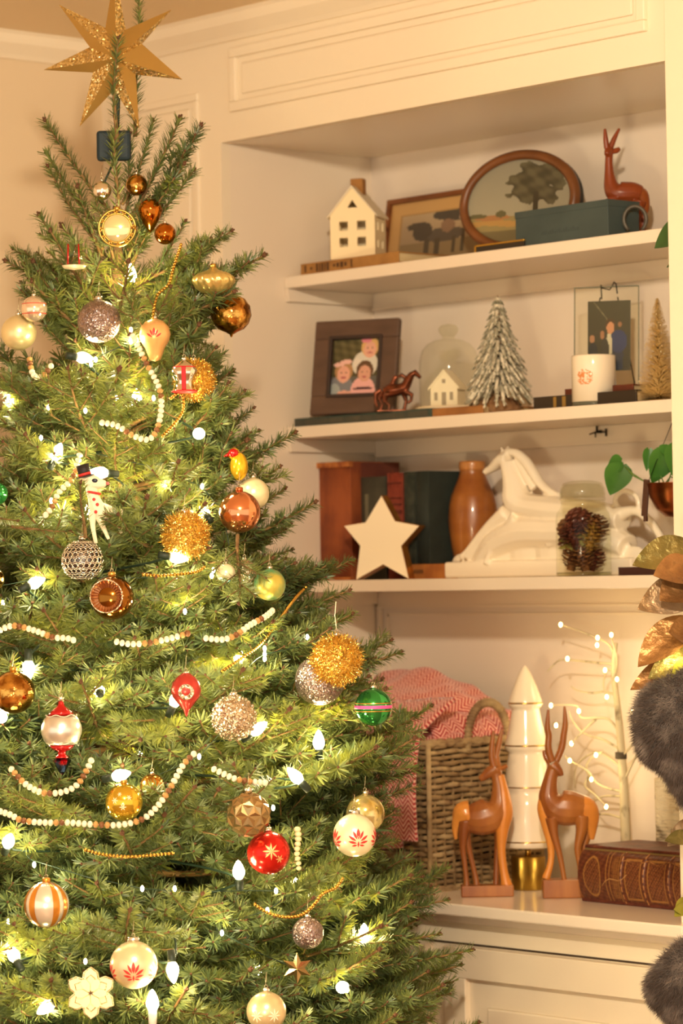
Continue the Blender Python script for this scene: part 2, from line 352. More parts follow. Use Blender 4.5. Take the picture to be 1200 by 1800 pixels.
# oval landscape picture
oval_w = tex_wood('oval_wood', '#643a1c', '#7c4a26', rough=.35, ns=25, st=(1, 1, 1))
def oval_pic(u, v):
    U, V = u, v
    c = mix(rgb('#a39a80'), rgb('#86806e'), V)
    if V < .34: c = rgb('#8d7c50')
    if V < .30 and abs(V - .26 - .02 * math.sin(U * 9)) < .035: c = rgb('#a8824a')
    if V < .17: c = rgb('#6f6344')
    if ell(U, V, .25, .33, .17, .03): c = rgb('#9c6e46')
    n = .05 * math.sin(U * 31 + V * 17) + .05 * math.sin(U * 17 - V * 41) + .03 * math.sin(60 * U + 50 * V)
    for a, b, rx, ry in ((.62, .72, .24, .17), (.70, .58, .20, .13), (.55, .60, .15, .12), (.78, .74, .14, .14), (.6, .86, .15, .08)):
        if ((U - a) / rx) ** 2 + ((V - b) / ry) ** 2 < 1 + n * 6: c = mix(rgb('#423c2c'), rgb('#5c553f'), sm_(.5 + n * 7))
    if abs(U - .655) < .022 and .28 < V < .6: c = rgb('#3e3628')
    if ell(U, V, .10, .36, .10, .025) or ell(U, V, .33, .37, .05, .04): c = rgb('#5e583c')
    return c
oc = on_y(914, 342, .235); t = thing('oval_picture', 'oval wooden frame with landscape print of a big tree on top shelf', 'picture', (oc.x, .225, Z1), .30)
ow, oh, fb = .120, .093, .014
M0 = Matrix.Rotation(-.14, 4, 'X') @ Matrix.Translation((0, 0, oh + .001)) @ Matrix.Rotation(math.pi / 2, 4, 'X')
m = MB(); prof = [(-.005, 0), (-.006, .007), (-.001, .012), (.006, .012), (.009, .007), (.012, .004), (.012, 0)]; n = 72; v = []
for k in range(n):
    a = 2 * math.pi * k / n
    for q, z in prof: v.append(((ow - .012 + q) * math.cos(a), (oh - .012 + q) * math.sin(a), z))
L_ = len(prof); m.add(v, [(k * L_ + i, k * L_ + (i + 1) % L_, ((k + 1) % n) * L_ + (i + 1) % L_, ((k + 1) % n) * L_ + i) for k in range(n) for i in range(L_)], 0, True, M0)
m.build('frame', oval_w, t)
m = MB(); m.lathe([(.0, -.016), (.99, -.016), (1, -.014), (1, -.001), (0, -.001)], 64, M=M0 @ Matrix.Diagonal((ow - .001, oh - .001, 1, 1)), sm=False); m.build('backing', mat('dark_board', '#2c2a26', .6), t)
pr = picture('print', 2 * (ow - .015), 2 * (oh - .015), 100, 80, lambda u, v: oval_pic(u, v) if ell(u, v, .5, .5, .49, .49) else rgb('#2c2014'), t, (0, 0, 0), Matrix.Rotation(-.14, 4, 'X') @ Matrix.Translation((0, -.002, .016)))
bm = bmesh.new(); bm.from_mesh(pr.data)
bmesh.ops.delete(bm, geom=[f for f in bm.faces if ((f.calc_center_median().x) / (ow - .012)) ** 2 + ((f.calc_center_median().z - (oh + .001)) / (oh - .013)) ** 2 > 1], context='FACES'); bm.to_mesh(pr.data); bm.free()
# gold-edged box, blue box, dark book on top shelf
gold_leaf = mat('gilt', '#d3a544', .3, .9, bump=.6, bscale=300)
p = spot(835, 440, SD + .006); w = on_y(906, 430, SD + .006).x - p.x
t = thing('gilt_box', 'low black box with gilt beaded edge in front of oval picture', 'box', (p.x, p.y, Z1))
MB().box((0, 0, 0), (w + .02, .05, .011), b=.001).build('body', mat('near_black', '#2b2016', .4), t)
MB().box((-.001, -.001, .010), (w + .021, .051, .013), b=.0008).box((-.001, -.001, 0), (.002, .001, .012)).build('edge', gold_leaf, t)
bl = mat('slate_blue_card', '#394442', .7, col2='#424d4a', nscale=12); blk = mat('near_black', '#2b2016', .4)
p = spot(906, 430, SD + .010); w = on_y(1072, 405, SD + .010).x - p.x
t = thing('blue_box', 'slate blue rectangular box in front of the deer on top shelf', 'box', (p.x, p.y, Z1), -.02)
MB().box((0, 0, 0), (w, .075, .060), b=.0012).build('body', bl, t)
MB().box((-.0008, -.0008, .050), (w + .0008, .0758, .0615), b=.0008).build('lid', bl, t)
m = MB(); pw = w * .28
for k in range(17): m.box((pw + k * .0055, -.0004, .016), (pw + k * .0055 + .003, .0003, .020 + .002 * (k % 3)))
m.build('embossed_lettering', mat('slate_emboss', '#3b4543', .7), t)
p = spot(1116, 402, SD + .05)
t = thing('horseshoe', 'grey iron horseshoe standing by the end of the blue box', 'horseshoe', (p.x, p.y + .0, Z1), FACE)
pts = [(.019 * math.cos(a), 0, .028 + .022 * math.sin(a)) for a in [(-.95 + k * .28) for k in range(19)]]
MB().tube(pts, .0055, 8, flat=.6).build('body', mat('iron_grey', '#5c564c', .5, .3), t)
p = spot(1120, 402, .25); t, w = book_flat('thin_book', 'thin black book lying flat at right end of the top shelf', 1118, 1172, 400, .30, Z1, .012, .055, mat('near_black', '#2b2016', .4))

# carved deer
dark_w = mat('carved_dark', '#84461e', .34, col2='#a86830', nscale=26, stretch=(1, 1, .12), coat=.25)
light_w = mat('carved_light', '#dc9040', .34, col2='#c97a30', nscale=14, stretch=(1, 1, .15), coat=.25)
def deer(name, label, base, u, rot, spec, group=None):
    """spec lists: body / light / horns / plate; px coordinates relative to the base centre"""
    t = thing(name, label, 'figurine', base, rot, group)
    for part, mtl, voxel in (('body', dark_w, .0011), ('chest_and_rump', light_w, .0011), ('horns', dark_w, .0009)):
        if part not in spec: continue
        m = MB()
        for tb in spec[part]:
            if tb[0] == 'b': _, c, r, sc = tb; m.ball((c[0] * u, c[1] * u, c[2] * u), r * u, sc=sc, n=20)
            else:
                fat = 1.06 if max(q[3] for q in tb) > 17 else 1.28
                q = smooth_path(tb); m.tube([(a * u, b * u, c * u) for a, b, c, r in q], [r * u * fat for a, b, c, r in q], 14, flat=1.25 if fat < 1.2 else 1)
        o = m.build(part, mtl, t); sculpt(o, max(voxel, u * .9), 3)
    x0, x1, h, d = spec['plate']
    MB().box((x0 * u, -d * u, 0), (x1 * u, d * u, h * u), b=.002).build('plinth', dark_w, t)
    return t
# left deer: chest to the right, looking back to the left  (x = px-857, z = 1575-py)
L_spec = dict(
    body=[[(-44, 0, 142, 12), (-30, 0, 138, 19), (-8, 0, 138, 24), (12, 0, 145, 23), (24, 0, 160, 16), (24, 0, 182, 11), (21, 0, 205, 8), (16, 0, 222, 9)],
          [(19, 0, 224, 9), (8, 0, 218, 8), (-4, 0, 209, 5.5), (-11, 0, 205, 4)],
          [(-38, -6, 132, 10), (-41, -7, 110, 7), (-43, -7, 85, 4.5), (-40, -7, 60, 3.8), (-37, -7, 24, 4), (-38, -7, 12, 7)],
          [(-33, 8, 130, 9), (-35, 8, 105, 6), (-30, 8, 75, 4), (-22, 8, 40, 3.8), (-18, 8, 14, 5)],
          [(22, 8, 130, 9), (21, 8, 100, 6), (17, 8, 60, 4.2), (15, 8, 14, 4.5)],
          [(20, 0, 222, 5), (30, 2, 224, 3.6), (38, 4, 228, 3)]],
    chest_and_rump=[[(-30, 0, 146, 17), (-40, 0, 144, 17), (-49, 0, 132, 10), (-55, 0, 118, 5), (-54, 0, 100, 2.5)], [(-44, 0, 138, 12), (-49, 0, 122, 7)],
                    [(25, -1, 212, 6), (29, -1, 190, 7.5), (31, -1, 165, 11), (30, -2, 142, 13), (27, -5, 115, 9), (25, -6, 80, 6), (29, -6, 40, 6), (34, -6, 14, 9)]],
    horns=[[(15, -3, 226, 5), (11, -4, 245, 4.5), (12, -5, 265, 4), (15, -5, 290, 2)], [(22, 3, 226, 5), (20, 4, 246, 4), (25, 4, 268, 4), (30, 4, 292, 1.8)]],
    plate=(-47, 45, 20, 20))
# right deer: chest to the left, looking over its back  (x = px-990, z = 1577-py)
R_spec = dict(
    body=[[(46, 0, 150, 12), (34, 0, 154, 19), (12, 0, 156, 24), (-10, 0, 160, 22), (-22, 0, 175, 15), (-21, 0, 196, 11), (-17, 0, 215, 9), (-12, 0, 230, 9)],
          [(-14, 0, 232, 9), (-8, -3, 226, 7), (-2, -5, 219, 5), (0, -6, 213, 3.5)],
          [(34, -7, 142, 11), (33, -8, 118, 8), (26, -8, 85, 5), (30, -8, 50, 4), (30, -8, 22, 5)],
          [(42, 8, 140, 10), (45, 8, 110, 6.5), (38, 8, 80, 4.5), (40, 8, 22, 5)],
          [(-18, -7, 140, 10), (-15, -8, 112, 6), (-5, -8, 72, 4), (2, -8, 28, 3.5)],
          [(-18, 0, 236, 5), (-26, 2, 246, 4), (-29, 3, 258, 3)]],
    chest_and_rump=[[(30, 0, 156, 18), (42, 0, 152, 17), (49, 0, 136, 13), (52, 0, 118, 7), (52, 0, 100, 3)],
                    [(-25, 0, 205, 6), (-30, 0, 180, 7), (-32, 0, 155, 9), (-26, 5, 125, 8), (-20, 7, 90, 5.5), (-21, 7, 60, 4.5), (-30, 7, 32, 6)]],
    horns=[[(-16, -3, 238, 5), (-22, -4, 262, 5), (-21, -5, 285, 4.5), (-23, -6, 300, 4), (-21, -6, 330, 1.8)], [(-8, 3, 238, 5), (2, 4, 262, 5), (6, 4, 285, 4.5), (9, 4, 305, 4), (8, 4, 335, 1.6)]],
    plate=(-37, 62, 32, 22))
bL = on_z(857, 1575, ZC); deer('carved_deer', 'carved wooden antelope figurine looking left in front of the wicker basket', bL, upx(bL), FACE, L_spec)
bR = on_z(990, 1577, ZC); deer('carved_deer', 'carved wooden antelope figurine with spiral horns beside the thick old book', bR, upx(bR), FACE, R_spec)
bT = spot(1098, 410, SD + .105, Z1); red_w = None
T_spec = dict(
    body=[[(28, 0, 82, 13), (16, 0, 86, 15), (0, 0, 86, 16), (-14, 0, 88, 15), (-22, 0, 98, 11), (-25, 0, 116, 7.5), (-26, 0, 140, 5.5), (-25, 0, 158, 5.5)],
          [(-25, 0, 162, 6.5), (-28, -5, 159, 5), (-30, -10, 153, 3.6)],
          [(-20, -6, 76, 11), (-20, -7, 50, 5), (-18, -7, 12, 4)], [(-14, 6, 74, 10), (-12, 7, 50, 5), (-8, 7, 12, 4)], [(26, -6, 70, 11), (22, -7, 45, 5), (26, -7, 12, 4)], [(32, 6, 70, 10), (34, 7, 45, 5), (32, 7, 12, 4)],
          [(-22, 0, 160, 3.5), (-12, 2, 162, 4), (-6, 2, 166, 2.5)]],
    chest_and_rump=[[(22, 0, 84, 12), (30, 0, 80, 11), (36, 0, 62, 7), (37, 0, 50, 3)]],
    horns=[[(-29, -2, 165, 4), (-31, -3, 182, 3.6), (-32, -3, 200, 1.8)], [(-23, 2, 165, 4), (-16, 3, 182, 3.6), (-6, 3, 201, 1.8)]],
    plate=(-36, 42, 10, 16))
t = deer('carved_deer', 'reddish carved wooden antelope figurine standing behind blue box on top shelf', bT, upx(bT), FACE, T_spec)
rw = mat('carved_red', '#7c3414', .38, col2='#8e4018', nscale=14, stretch=(1, 1, .2), coat=.2)
for ch in [o for o in bpy.data.objects if o.parent == t]:
    if ch.name.split('.')[0] != 'chest_and_rump': ch.data.materials[0] = rw
    else: ch.data.materials[0] = mat('carved_red2', '#98501e', .38, col2='#8a4418', nscale=14, coat=.2)

# --- second shelf
teal = mat('teal_cloth', '#2f3f38', .8, col2='#3a4a40', nscale=40); YB = SD + .004
t, w = book_flat('flat_book', 'dark teal cloth book lying flat under the brown picture frame', 517, 757, 742, YB, Z2, .0155, .15, teal)
MB().box((.004, -.0006, .002), (w - .006, .0004, .0125), b=.0002).build('spine_panel', mat('faded_grey', '#4f4a3c', .8, col2='#3f4036', nscale=60, stretch=(1, 1, .3)), t, label='faded grey-brown spine panel')
t, w = book_flat('flat_book', 'plain brown book lying flat under the glass cloche', 759, 848, 728, YB + .004, Z2, .0145, .14, mat('brown_cloth', '#a8703a', .75, col2='#8d5b2c', nscale=20))
def kids_pic(u, v):
    n = .5 + .5 * math.sin(u * 23 + v * 31) * math.sin(v * 19 - u * 13)
    c = mix(rgb('#46402a'), rgb('#6e6644'), n * v)
    if v < .35: c = rgb('#5d5a54')
    def head(cx, cy, r, skin, hair):
        nonlocal c
        if ell(u, v, cx, cy + r * .25, r * 1.12, r * 1.15): c = rgb(hair)
        if ell(u, v, cx, cy - r * .08, r * .82, r * .92):
            c = rgb(skin)
            if ell(u, v, cx, cy - r * .42, r * .34, r * .09): c = rgb('#a8545a')
            for s in (-1, 1):
                if ell(u, v, cx + s * r * .32, cy + r * .1, r * .1, r * .09): c = rgb('#4a3226')
    if ell(u, v, .68, .55, .25, .22): c = rgb('#cfc6b6')
    if ell(u, v, .52, .58, .07, .08): c = rgb('#d9ccbc')
    head(.76, .80, .15, '#d8a088', '#d0a468')
    if ell(u, v, .68, .95, .10, .045): c = rgb('#d8808a')
    if ell(u, v, .22, .14, .26, .22): c = rgb('#77777c')
    if ell(u, v, .10, .08, .12, .16): c = rgb('#9aa09c')
    head(.27, .40, .155, '#d9a08a', '#a87e54')
    if ell(u, v, .14, .55, .08, .035) or ell(u, v, .33, .60, .09, .04) or ell(u, v, .23, .57, .05, .05): c = rgb('#e0b0a4')
    if ell(u, v, .66, .10, .24, .24): c = rgb('#dfa6a0')
    if ell(u, v, .66, .14, .20, .025): c = rgb('#50343a')
    head(.68, .40, .15, '#cf9880', '#5e4430')
    if ell(u, v, .30, .08, .14, .035): c = rgb('#d8a08c')
    return c
p = on_y(548, 727, YB + .045); p2 = on_y(716, 727, YB + .045)
fw_, fh_ = .168 * 5.35 * .2, .178
fc = on_y(630, 727, YB + .03); u = upx(fc); fw_ = 148 * u / math.cos(FACE - .47); fh_ = 172 * u
t = thing('photo_frame', 'wide brown wooden frame with photograph of three small children', 'photo frame', (fc.x - .012, YB + .030, Z2 + .0155), .47)
tl = Matrix.Rotation(-.22, 4, 'X'); ob = tex_wood('brown_frame', '#4f3727', '#5f4534', rough=.55, ns=40, st=(.3, 1, 1))
m = MB(); rect_frame(m, fw_, fh_, .036, .016, tl, .003); m.build('frame', ob, t)
m = MB(); rect_frame(m, fw_ - .062, fh_ - .062, .006, .013, tl @ Matrix.Translation((0, -.0065, .031)), .001); m.build('inner_lip', mat('dark_lip', '#33221a', .5), t)
picture('print', fw_ - .066, fh_ - .066, 54, 66, kids_pic, t, (0, 0, 0), tl @ Matrix.Translation((0, -.008, .033)), rough=.2)
MB().box((-fw_ / 2 + .004, -.004, .004), (fw_ / 2 - .004, -.001, fh_ - .004), M=tl).build('backing', mat('dark_board', '#2c2a26', .6), t)
# bronze horse
p = spot(698, 715, YB + .012); u = upx(p)
t = thing('bronze_horse', 'small dark bronze horse figurine in front of the brown photo frame', 'figurine', (p.x, p.y, Z2 + .0155), FACE)
m = MB()
def T(mb, pts, u): mb.tube([(a * u, b * u, c * u) for a, b, c, r in pts], [r * u for *_, r in pts], 8)
for q in ([(-24, 0, 34, 8), (-14, 0, 36, 12), (2, 0, 38, 11), (14, 0, 42, 10), (20, 0, 54, 8), (26, 0, 64, 6), (32, 0, 68, 5.5), (40, 0, 60, 3.5), (42, 0, 58, 3)],
          [(-24, 4, 32, 8), (-32, 4, 22, 4.5), (-26, 4, 12, 3), (-30, 4, 2, 3.5)], [(-20, -4, 30, 7), (-22, -4, 18, 4), (-14, -4, 10, 3), (-16, -4, 2, 3.5)],
          [(14, -4, 34, 6), (26, -5, 28, 4), (24, -5, 18, 3), (18, -5, 14, 3)], [(12, 4, 32, 6), (16, 4, 18, 3.5), (12, 4, 2, 3.5)],
          [(-28, 0, 38, 4), (-38, 0, 32, 4), (-38, 0, 16, 3), (-34, 0, 8, 2)], [(16, 0, 58, 4), (8, 0, 64, 4), (4, 0, 60, 3)], [(-8, 2, 48, 5), (-4, 0, 58, 4), (0, 0, 62, 4)]): T(m, q, u)
sculpt(m.build('body', mat('bronze', '#4c2c1a', .3, .75, col2='#8a4a30', nscale=60), t), .0011, 2)
MB().box((-36 * u, -8 * u, -.0), (30 * u, 8 * u, 2.5 * u), b=.0008).build('base', mat('bronze', '#4c2c1a', .3, .75), t)
# cloche with little house
glass = mat('clear_glass', '#f4f4ee', .03, trans=1, ior=1.12, spec=.9); thin = glass
p = spot(790, 715, YB + .075); u = upx(p); bz = Z2 + .0155
t = thing('glass_cloche', 'clear glass bell cloche with round knob covering a small white house', 'cloche', (p.x, p.y, bz), 0)
R = 53 * u
prof = [(R, .004), (R, 70 * u), (R * .98, 88 * u), (R * .9, 104 * u), (R * .72, 116 * u), (R * .45, 123 * u), (R * .22, 125 * u), (R * .2, 129 * u), (R * .30, 136 * u), (R * .34, 143 * u), (R * .26, 149 * u), (0, 152 * u)]
def tglass(name, tint='#ffffff', fres=1.0):
    if name in MATS: return MATS[name]
    m = bpy.data.materials.new(name); m.use_nodes = True; nt = m.node_tree; N, L = nt.nodes, nt.links; N.remove(N['Principled BSDF'])
    g = N.new('ShaderNodeBsdfGlossy'); g.inputs['Roughness'].default_value = .07; tr = N.new('ShaderNodeBsdfTransparent'); tr.inputs[0].default_value = (*lin(tint), 1)
    lw = N.new('ShaderNodeLayerWeight'); lw.inputs['Blend'].default_value = .12 * fres; mx = N.new('ShaderNodeMixShader')
    ge = N.new('ShaderNodeNewGeometry'); mt = N.new('ShaderNodeMath'); mt.operation = 'MULTIPLY_ADD'; mt.inputs[1].default_value = -.85; mt.inputs[2].default_value = .85
    m2 = N.new('ShaderNodeMath'); m2.operation = 'MULTIPLY'
    L.new(ge.outputs['Backfacing'], mt.inputs[0]); L.new(lw.outputs['Fresnel'], m2.inputs[0]); L.new(mt.outputs[0], m2.inputs[1]); L.new(m2.outputs[0], mx.inputs[0]); L.new(tr.outputs[0], mx.inputs[1]); L.new(g.outputs[0], mx.inputs[2]); L.new(mx.outputs[0], N['Material Output'].inputs[0])
    MATS[name] = m; return m
tg = tglass('thin_glass', '#fafaf4', 1.8); tg2 = tglass('thin_glass_thick', '#f6f6ee', 2.6)
MB().lathe(prof[:8], 40, caps=False).build('dome', tg, t)
MB().lathe([(max(r, .0), z) for r, z in prof[7:]], 24, caps=False).build('knob', tg2, t)
m = MB(); m.lathe([(0, 0), (R * 1.12, 0), (R * 1.16, .003), (R * 1.1, .006), (R * 1.0, .005), (0, .005)], 40); m.build('tray', mat('cream_ceramic', '#e6d2ae', .35), t)
t = thing('small_house', 'small white house standing inside the glass cloche', 'figurine', (p.x - .004, p.y - .004, bz + .0052), .45)
m = MB(); W2 = 25 * u; m.prism([(-W2, 0), (W2, 0), (W2, 34 * u), (0, 62 * u), (-W2, 34 * u)], -.012, .03); wh = mat('white_card', '#efe2c8', .6)
m.build('walls', wh, t)
m = MB(); m.prism([(0, 62 * u), (-W2 * 1.15, 30 * u), (-W2 * 1.15, 34 * u), (0, 66 * u)], -.014, .032).prism([(0, 62 * u), (0, 66 * u), (W2 * 1.15, 34 * u), (W2 * 1.15, 30 * u)], -.014, .032); m.build('roof', wh, t)
m = MB(); m.box((-4 * u, -.0128, .0005), (4 * u, -.0115, 26 * u), b=.0003).box((-18 * u, -.0128, 12 * u), (-12 * u, -.0115, 26 * u)).box((11 * u, -.0128, 12 * u), (17 * u, -.0115, 26 * u)).box((-3 * u, -.0128, 42 * u), (3 * u, -.0115, 49 * u)); m.build('openings', mat('grey_shadow_card', '#a0917c', .8), t)
# flocked tree
sisal_m = mat('sisal', '#fff0c8', .7, col2='#f4dca4', nscale=50)
_n = sisal_m.node_tree.nodes; _t = _n.new('ShaderNodeBsdfTranslucent'); _t.inputs[0].default_value = (*lin('#fff0c8'), 1); _x = _n.new('ShaderNodeMixShader'); _x.inputs[0].default_value = .5
sisal_m.node_tree.links.new(_n['Principled BSDF'].outputs[0], _x.inputs[1]); sisal_m.node_tree.links.new(_t.outputs[0], _x.inputs[2]); sisal_m.node_tree.links.new(_x.outputs[0], _n['Material Output'].inputs[0])
def cone_tree(name, label, px, pyb, pyt, hw, Y, z, kind):
    p = spot(px, pyb, Y); u = upx(p); H = (pyb - pyt) * u; R = hw * u
    t = thing(name, label, 'tabletop tree', (p.x, p.y, z)); rnd = random.Random(7 if kind == 'flock' else 9)
    if kind == 'flock':
        MB().lathe([(.0, 0), (R * .62, 0), (R * .66, .010), (R * .50, .024), (.006, .034), (.003, H * .97), (0, H)], 14, fn=lambda a, z: 1 + .10 * math.sin(5 * a) + .06 * math.sin(11 * a)).build('base', mat('burlap', '#7a5232', .95, col2='#96704a', nscale=70, bump=.6, bscale=140), t)
        m = MB(); m2 = MB(); nn = 15
        for i in range(nn):
            f = i / (nn - 1); zz = H * (.30 + .68 * f); rr = R * (1 - f) ** .85 * 1.02 + .004; k = max(4, int(15 * (1 - f) + 4))
            for j in range(k):
                a = 2 * math.pi * (j + rnd.random() * .5 + (i % 2) * .5) / k; ln = rr * rnd.uniform(.85, 1.08); dz = -ln * rnd.uniform(.55, .8) - .006
                pts = [Vector((0, 0, zz)), Vector((math.cos(a) * ln * .55, math.sin(a) * ln * .55, zz + dz * .35)), Vector((math.cos(a) * ln, math.sin(a) * ln, zz + dz))]
                m.tube(pts, [.0020, .0044, .0018], 5)
                for q in range(4):
                    b0 = pts[1].lerp(pts[2], q / 4); a2 = a + (1 if q % 2 else -1) * .6
                    m2.tube([b0, b0 + Vector((math.cos(a2) * .008, math.sin(a2) * .008, -.007))], [.0022, .0008], 4)
        m.build('flocked_branches', mat('flock', '#9c947e', .95, col2='#dcd0b8', nscale=90, lo=.4, hi=.6), t, kind='stuff')
        m2.build('twig_tips', mat('flock_dark', '#6a6a52', .95, col2='#b5ad98', nscale=120), t, kind='stuff')
    else:
        MB().lathe([(.0, 0), (.02, 0), (.02, .004), (.004, .006), (.002, H * .98), (0, H)], 10).build('stem', mat('twisted_wire', '#8a6a3c', .5, .5), t)
        m = MB(); nb = 4200
        for i in range(nb):
            f = (i / nb) ** 1.25; zz = .008 + H * .98 * f; a = i * 2.39996; rr = R * (1 - f) ** .8 * rnd.uniform(.75, 1.05) + .002
            d = Vector((math.cos(a), math.sin(a), rnd.uniform(-.1, .35))); s = Vector((-math.sin(a), math.cos(a), 0)) * .0008
            b = Vector((0, 0, zz)); e = b + d * rr
            m.add([b - s, b + s, e + s, e - s], [(0, 1, 2, 3)])
        m.build('bristles', sisal_m, t, kind='stuff')
        m = MB()
        for i in range(60):
            f = rnd.random() * .9; a = rnd.random() * 6.28; rr = R * (1 - f) ** .8 * .98; m.ball((math.cos(a) * rr, math.sin(a) * rr, .01 + H * f), .0012, n=6)
        m.build('glitter_specks', mat('glit_speck', '#fff2d0', .2, .9), t, kind='stuff')
    return t
cone_tree('flocked_tree', 'snow flocked miniature fir with burlap wrapped base on middle shelf', 878, 718, 508, 60, YB + .055, Z2, 'flock')
cone_tree('bottle_brush_tree', 'cream sisal bottle-brush tree at right end of the middle shelf', 1158, 702, 524, 40, YB + .05, Z2, 'sisal')
# stacked small books, glass frame, candle
nb_ = mat('near_black', '#2b2016', .4)
def paperback(label, px0, px1, py, Y, z, h, dep, mm, stripes=()):
    t, w = book_flat('small_book', label, px0, px1, py, Y, z, h, dep, mm)
    if stripes:
        m = MB()
        for a, b in stripes: m.box((w * a, -.0006, .002), (w * b, .0006, h - .002))
        m.build('spine_bands', mat('gilt_dull', '#9c7a3c', .5, .4), t)
    return t
paperback('black book with gilt spine bands beside the flocked tree', 937, 1040, 713, YB + .02, Z2, .022, .09, nb_, ((.35, .4), (.5, .56), (.75, .78)))
paperback('black book lying under the glass photo stand', 1046, 1118, 706, YB + .02, Z2, .022, .09, nb_)
paperback('reddish brown book lying on the black books behind the candle', 992, 1112, 690, YB + .05, Z2 + .0225, .012, .08, mat('red_brown', '#6b3019', .6, col2='#54240f', nscale=30))
p = spot(1066, 690, YB + .08); u = upx(p)
t = thing('glass_photo_stand', 'clear glass plate frame holding photograph of a man in blue suit', 'photo frame', (p.x, p.y, Z2 + .035), .60)
tl = Matrix.Rotation(-.13, 4, 'X'); gw, gh = 112 * u / math.cos(FACE - .6), 180 * u
MB().box((-gw / 2, -.004, 0), (gw / 2, 0, gh), M=tl, b=.0006).build('glass_plate', tg, t)
m = MB(); rect_frame(m, gw, gh, .0014, .0042, tl, .0002); m.build('glass_edge', mat('glass_edge', '#7c8470', .2, trans=.4), t)
def man_pic(u, v):
    c = mix(rgb('#2c261c'), rgb('#4a4638'), v)
    if abs(v - (1.1 - u * .8)) < .012 and u < .5: c = rgb('#7a745e')
    if ell(u, v, .68, .22, .15, .36): c = rgb('#222a4a')
    if ell(u, v, .72, .42, .20, .16): c = rgb('#28356a')
    if ell(u, v, .50, .36, .07, .20): c = rgb('#c8bfae')
    if ell(u, v, .40, .28, .10, .20): c = rgb('#33302e')
    if ell(u, v, .53, .66, .12, .09): c = rgb('#4c3826')
    if ell(u, v, .53, .61, .09, .085): c = rgb('#c98e70')
    if ell(u, v, .10, .46, .06, .06): c = rgb('#a8785e')
    if ell(u, v, .12, .25, .12, .16): c = rgb('#1d2230')
    if ell(u, v, .34, .52, .05, .06): c = rgb('#a07056')
    if ell(u, v, .75, .66, .05, .04): c = rgb('#966a50')
    if v > .98 or u > .98 or u < .02 or v < .02: c = rgb('#3a382e')
    return c
picture('print', gw * .66, gh * .70, 44, 66, man_pic, t, (0, 0, 0), tl @ Matrix.Translation((.004, .0006, gh * .16)), rough=.3)
wire = mat('black_wire', '#1e1812', .4, .6); q = 1.35
m = MB(); m.tube([tl @ Vector(v) for v in ((-.008, -.006, gh * .87), (-.009, -.007, gh + .001), (-.010, -.002, gh + .003), (-.009, .004, gh - .001), (.004, .005, gh - .004), (.009, .003, gh + .002), (.013, -.004, gh + .007), (.017, -.007, gh + .003), (.019, -.006, gh * .92))], .0011, 6)
m.tube([tl @ Vector(v) for v in ((.018, .004, gh * .9), (.034, .004, gh * .45), (.046, .006, .012), (.050, -.012, 0), (.050, -.014, .006))], .0011, 6)
m.tube([tl @ Vector(v) for v in ((-.012, .004, gh * .9), (-.034, .004, gh * .3), (-.042, .006, .004), (-.042, -.014, .0), (-.042, -.015, .006))], .0011, 6); m.build('easel_wire', wire, t)
p = spot(1044, 707, YB + .043); u = upx(p); R = 39 * u
t = thing('candle', 'white glass jar candle with small orange floral print on middle shelf', 'candle', (p.x, YB + .043, Z2), 0)
MB().lathe([(0, .0), (R * .95, .0), (R, .003), (R, .003 + 5 * u)], 36).build('base_glass', mat('dark_glass_base', '#6a6a58', .1, trans=.3), t)
MB().lathe([(R, .003 + 5 * u), (R, 88 * u), (R * .98, 90 * u), (R * .92, 88 * u), (R * .9, 84 * u), (0, 83 * u)], 36).build('vessel', mat('white_gloss', '#f1e0c6', .12, coat=.4), t)
def print_patch(name, R, a0, a1, z0, z1, n, fn, parent, colmat):
    m = MB(); 
    for i in range(n):
        for j in range(n):
            if not fn((i + .5) / n, (j + .5) / n): continue
            pts = []
            for di, dj in ((0, 0), (1, 0), (1, 1), (0, 1)):
                a = a0 + (a1 - a0) * (i + di) / n; pts.append((R * math.cos(a), R * math.sin(a), z0 + (z1 - z0) * (j + dj) / n))
            m.add(pts, [(0, 1, 2, 3)])
    return m.build(name, colmat, parent)
av = math.atan2(CY - p.y, CX - p.x)
rn = random.Random(4); cells = {(i, j): rn.random() for i in range(16) for j in range(16)}
print_patch('orange_print', R + .0003, av - .85, av + .0, 36 * u, 66 * u, 16, lambda a, b: (a - .5) ** 2 + (b - .5) ** 2 < .22 and cells[(int(a * 16), int(b * 16))] < .62 and not (abs(a - .55) < .06 and .2 < b < .7), t, mat('orange_ink', '#d98850', .4))
# hinge-like bracket under middle shelf
p = on_y(1053, 752, BD - .02)
t = thing('bracket', 'small black metal latch hanging under the middle shelf above plant', 'latch', (p.x, BD - .02, Z2 - .0225))
MB().tube([(-.024, 0, -.014), (-.006, 0, -.010), (.016, 0, -.012)], .0014, 6).tube([(-.006, 0, -.010), (-.006, 0, 0)], .002, 6).tube([(.016, 0, -.006), (.016, 0, -.019)], .002, 6).tube([(-.010, 0, -.010), (-.010, 0, -.02)], .0012, 6).box((-.006, -.003, -.013), (.004, .003, -.008), b=.001).build('body', wire, t)

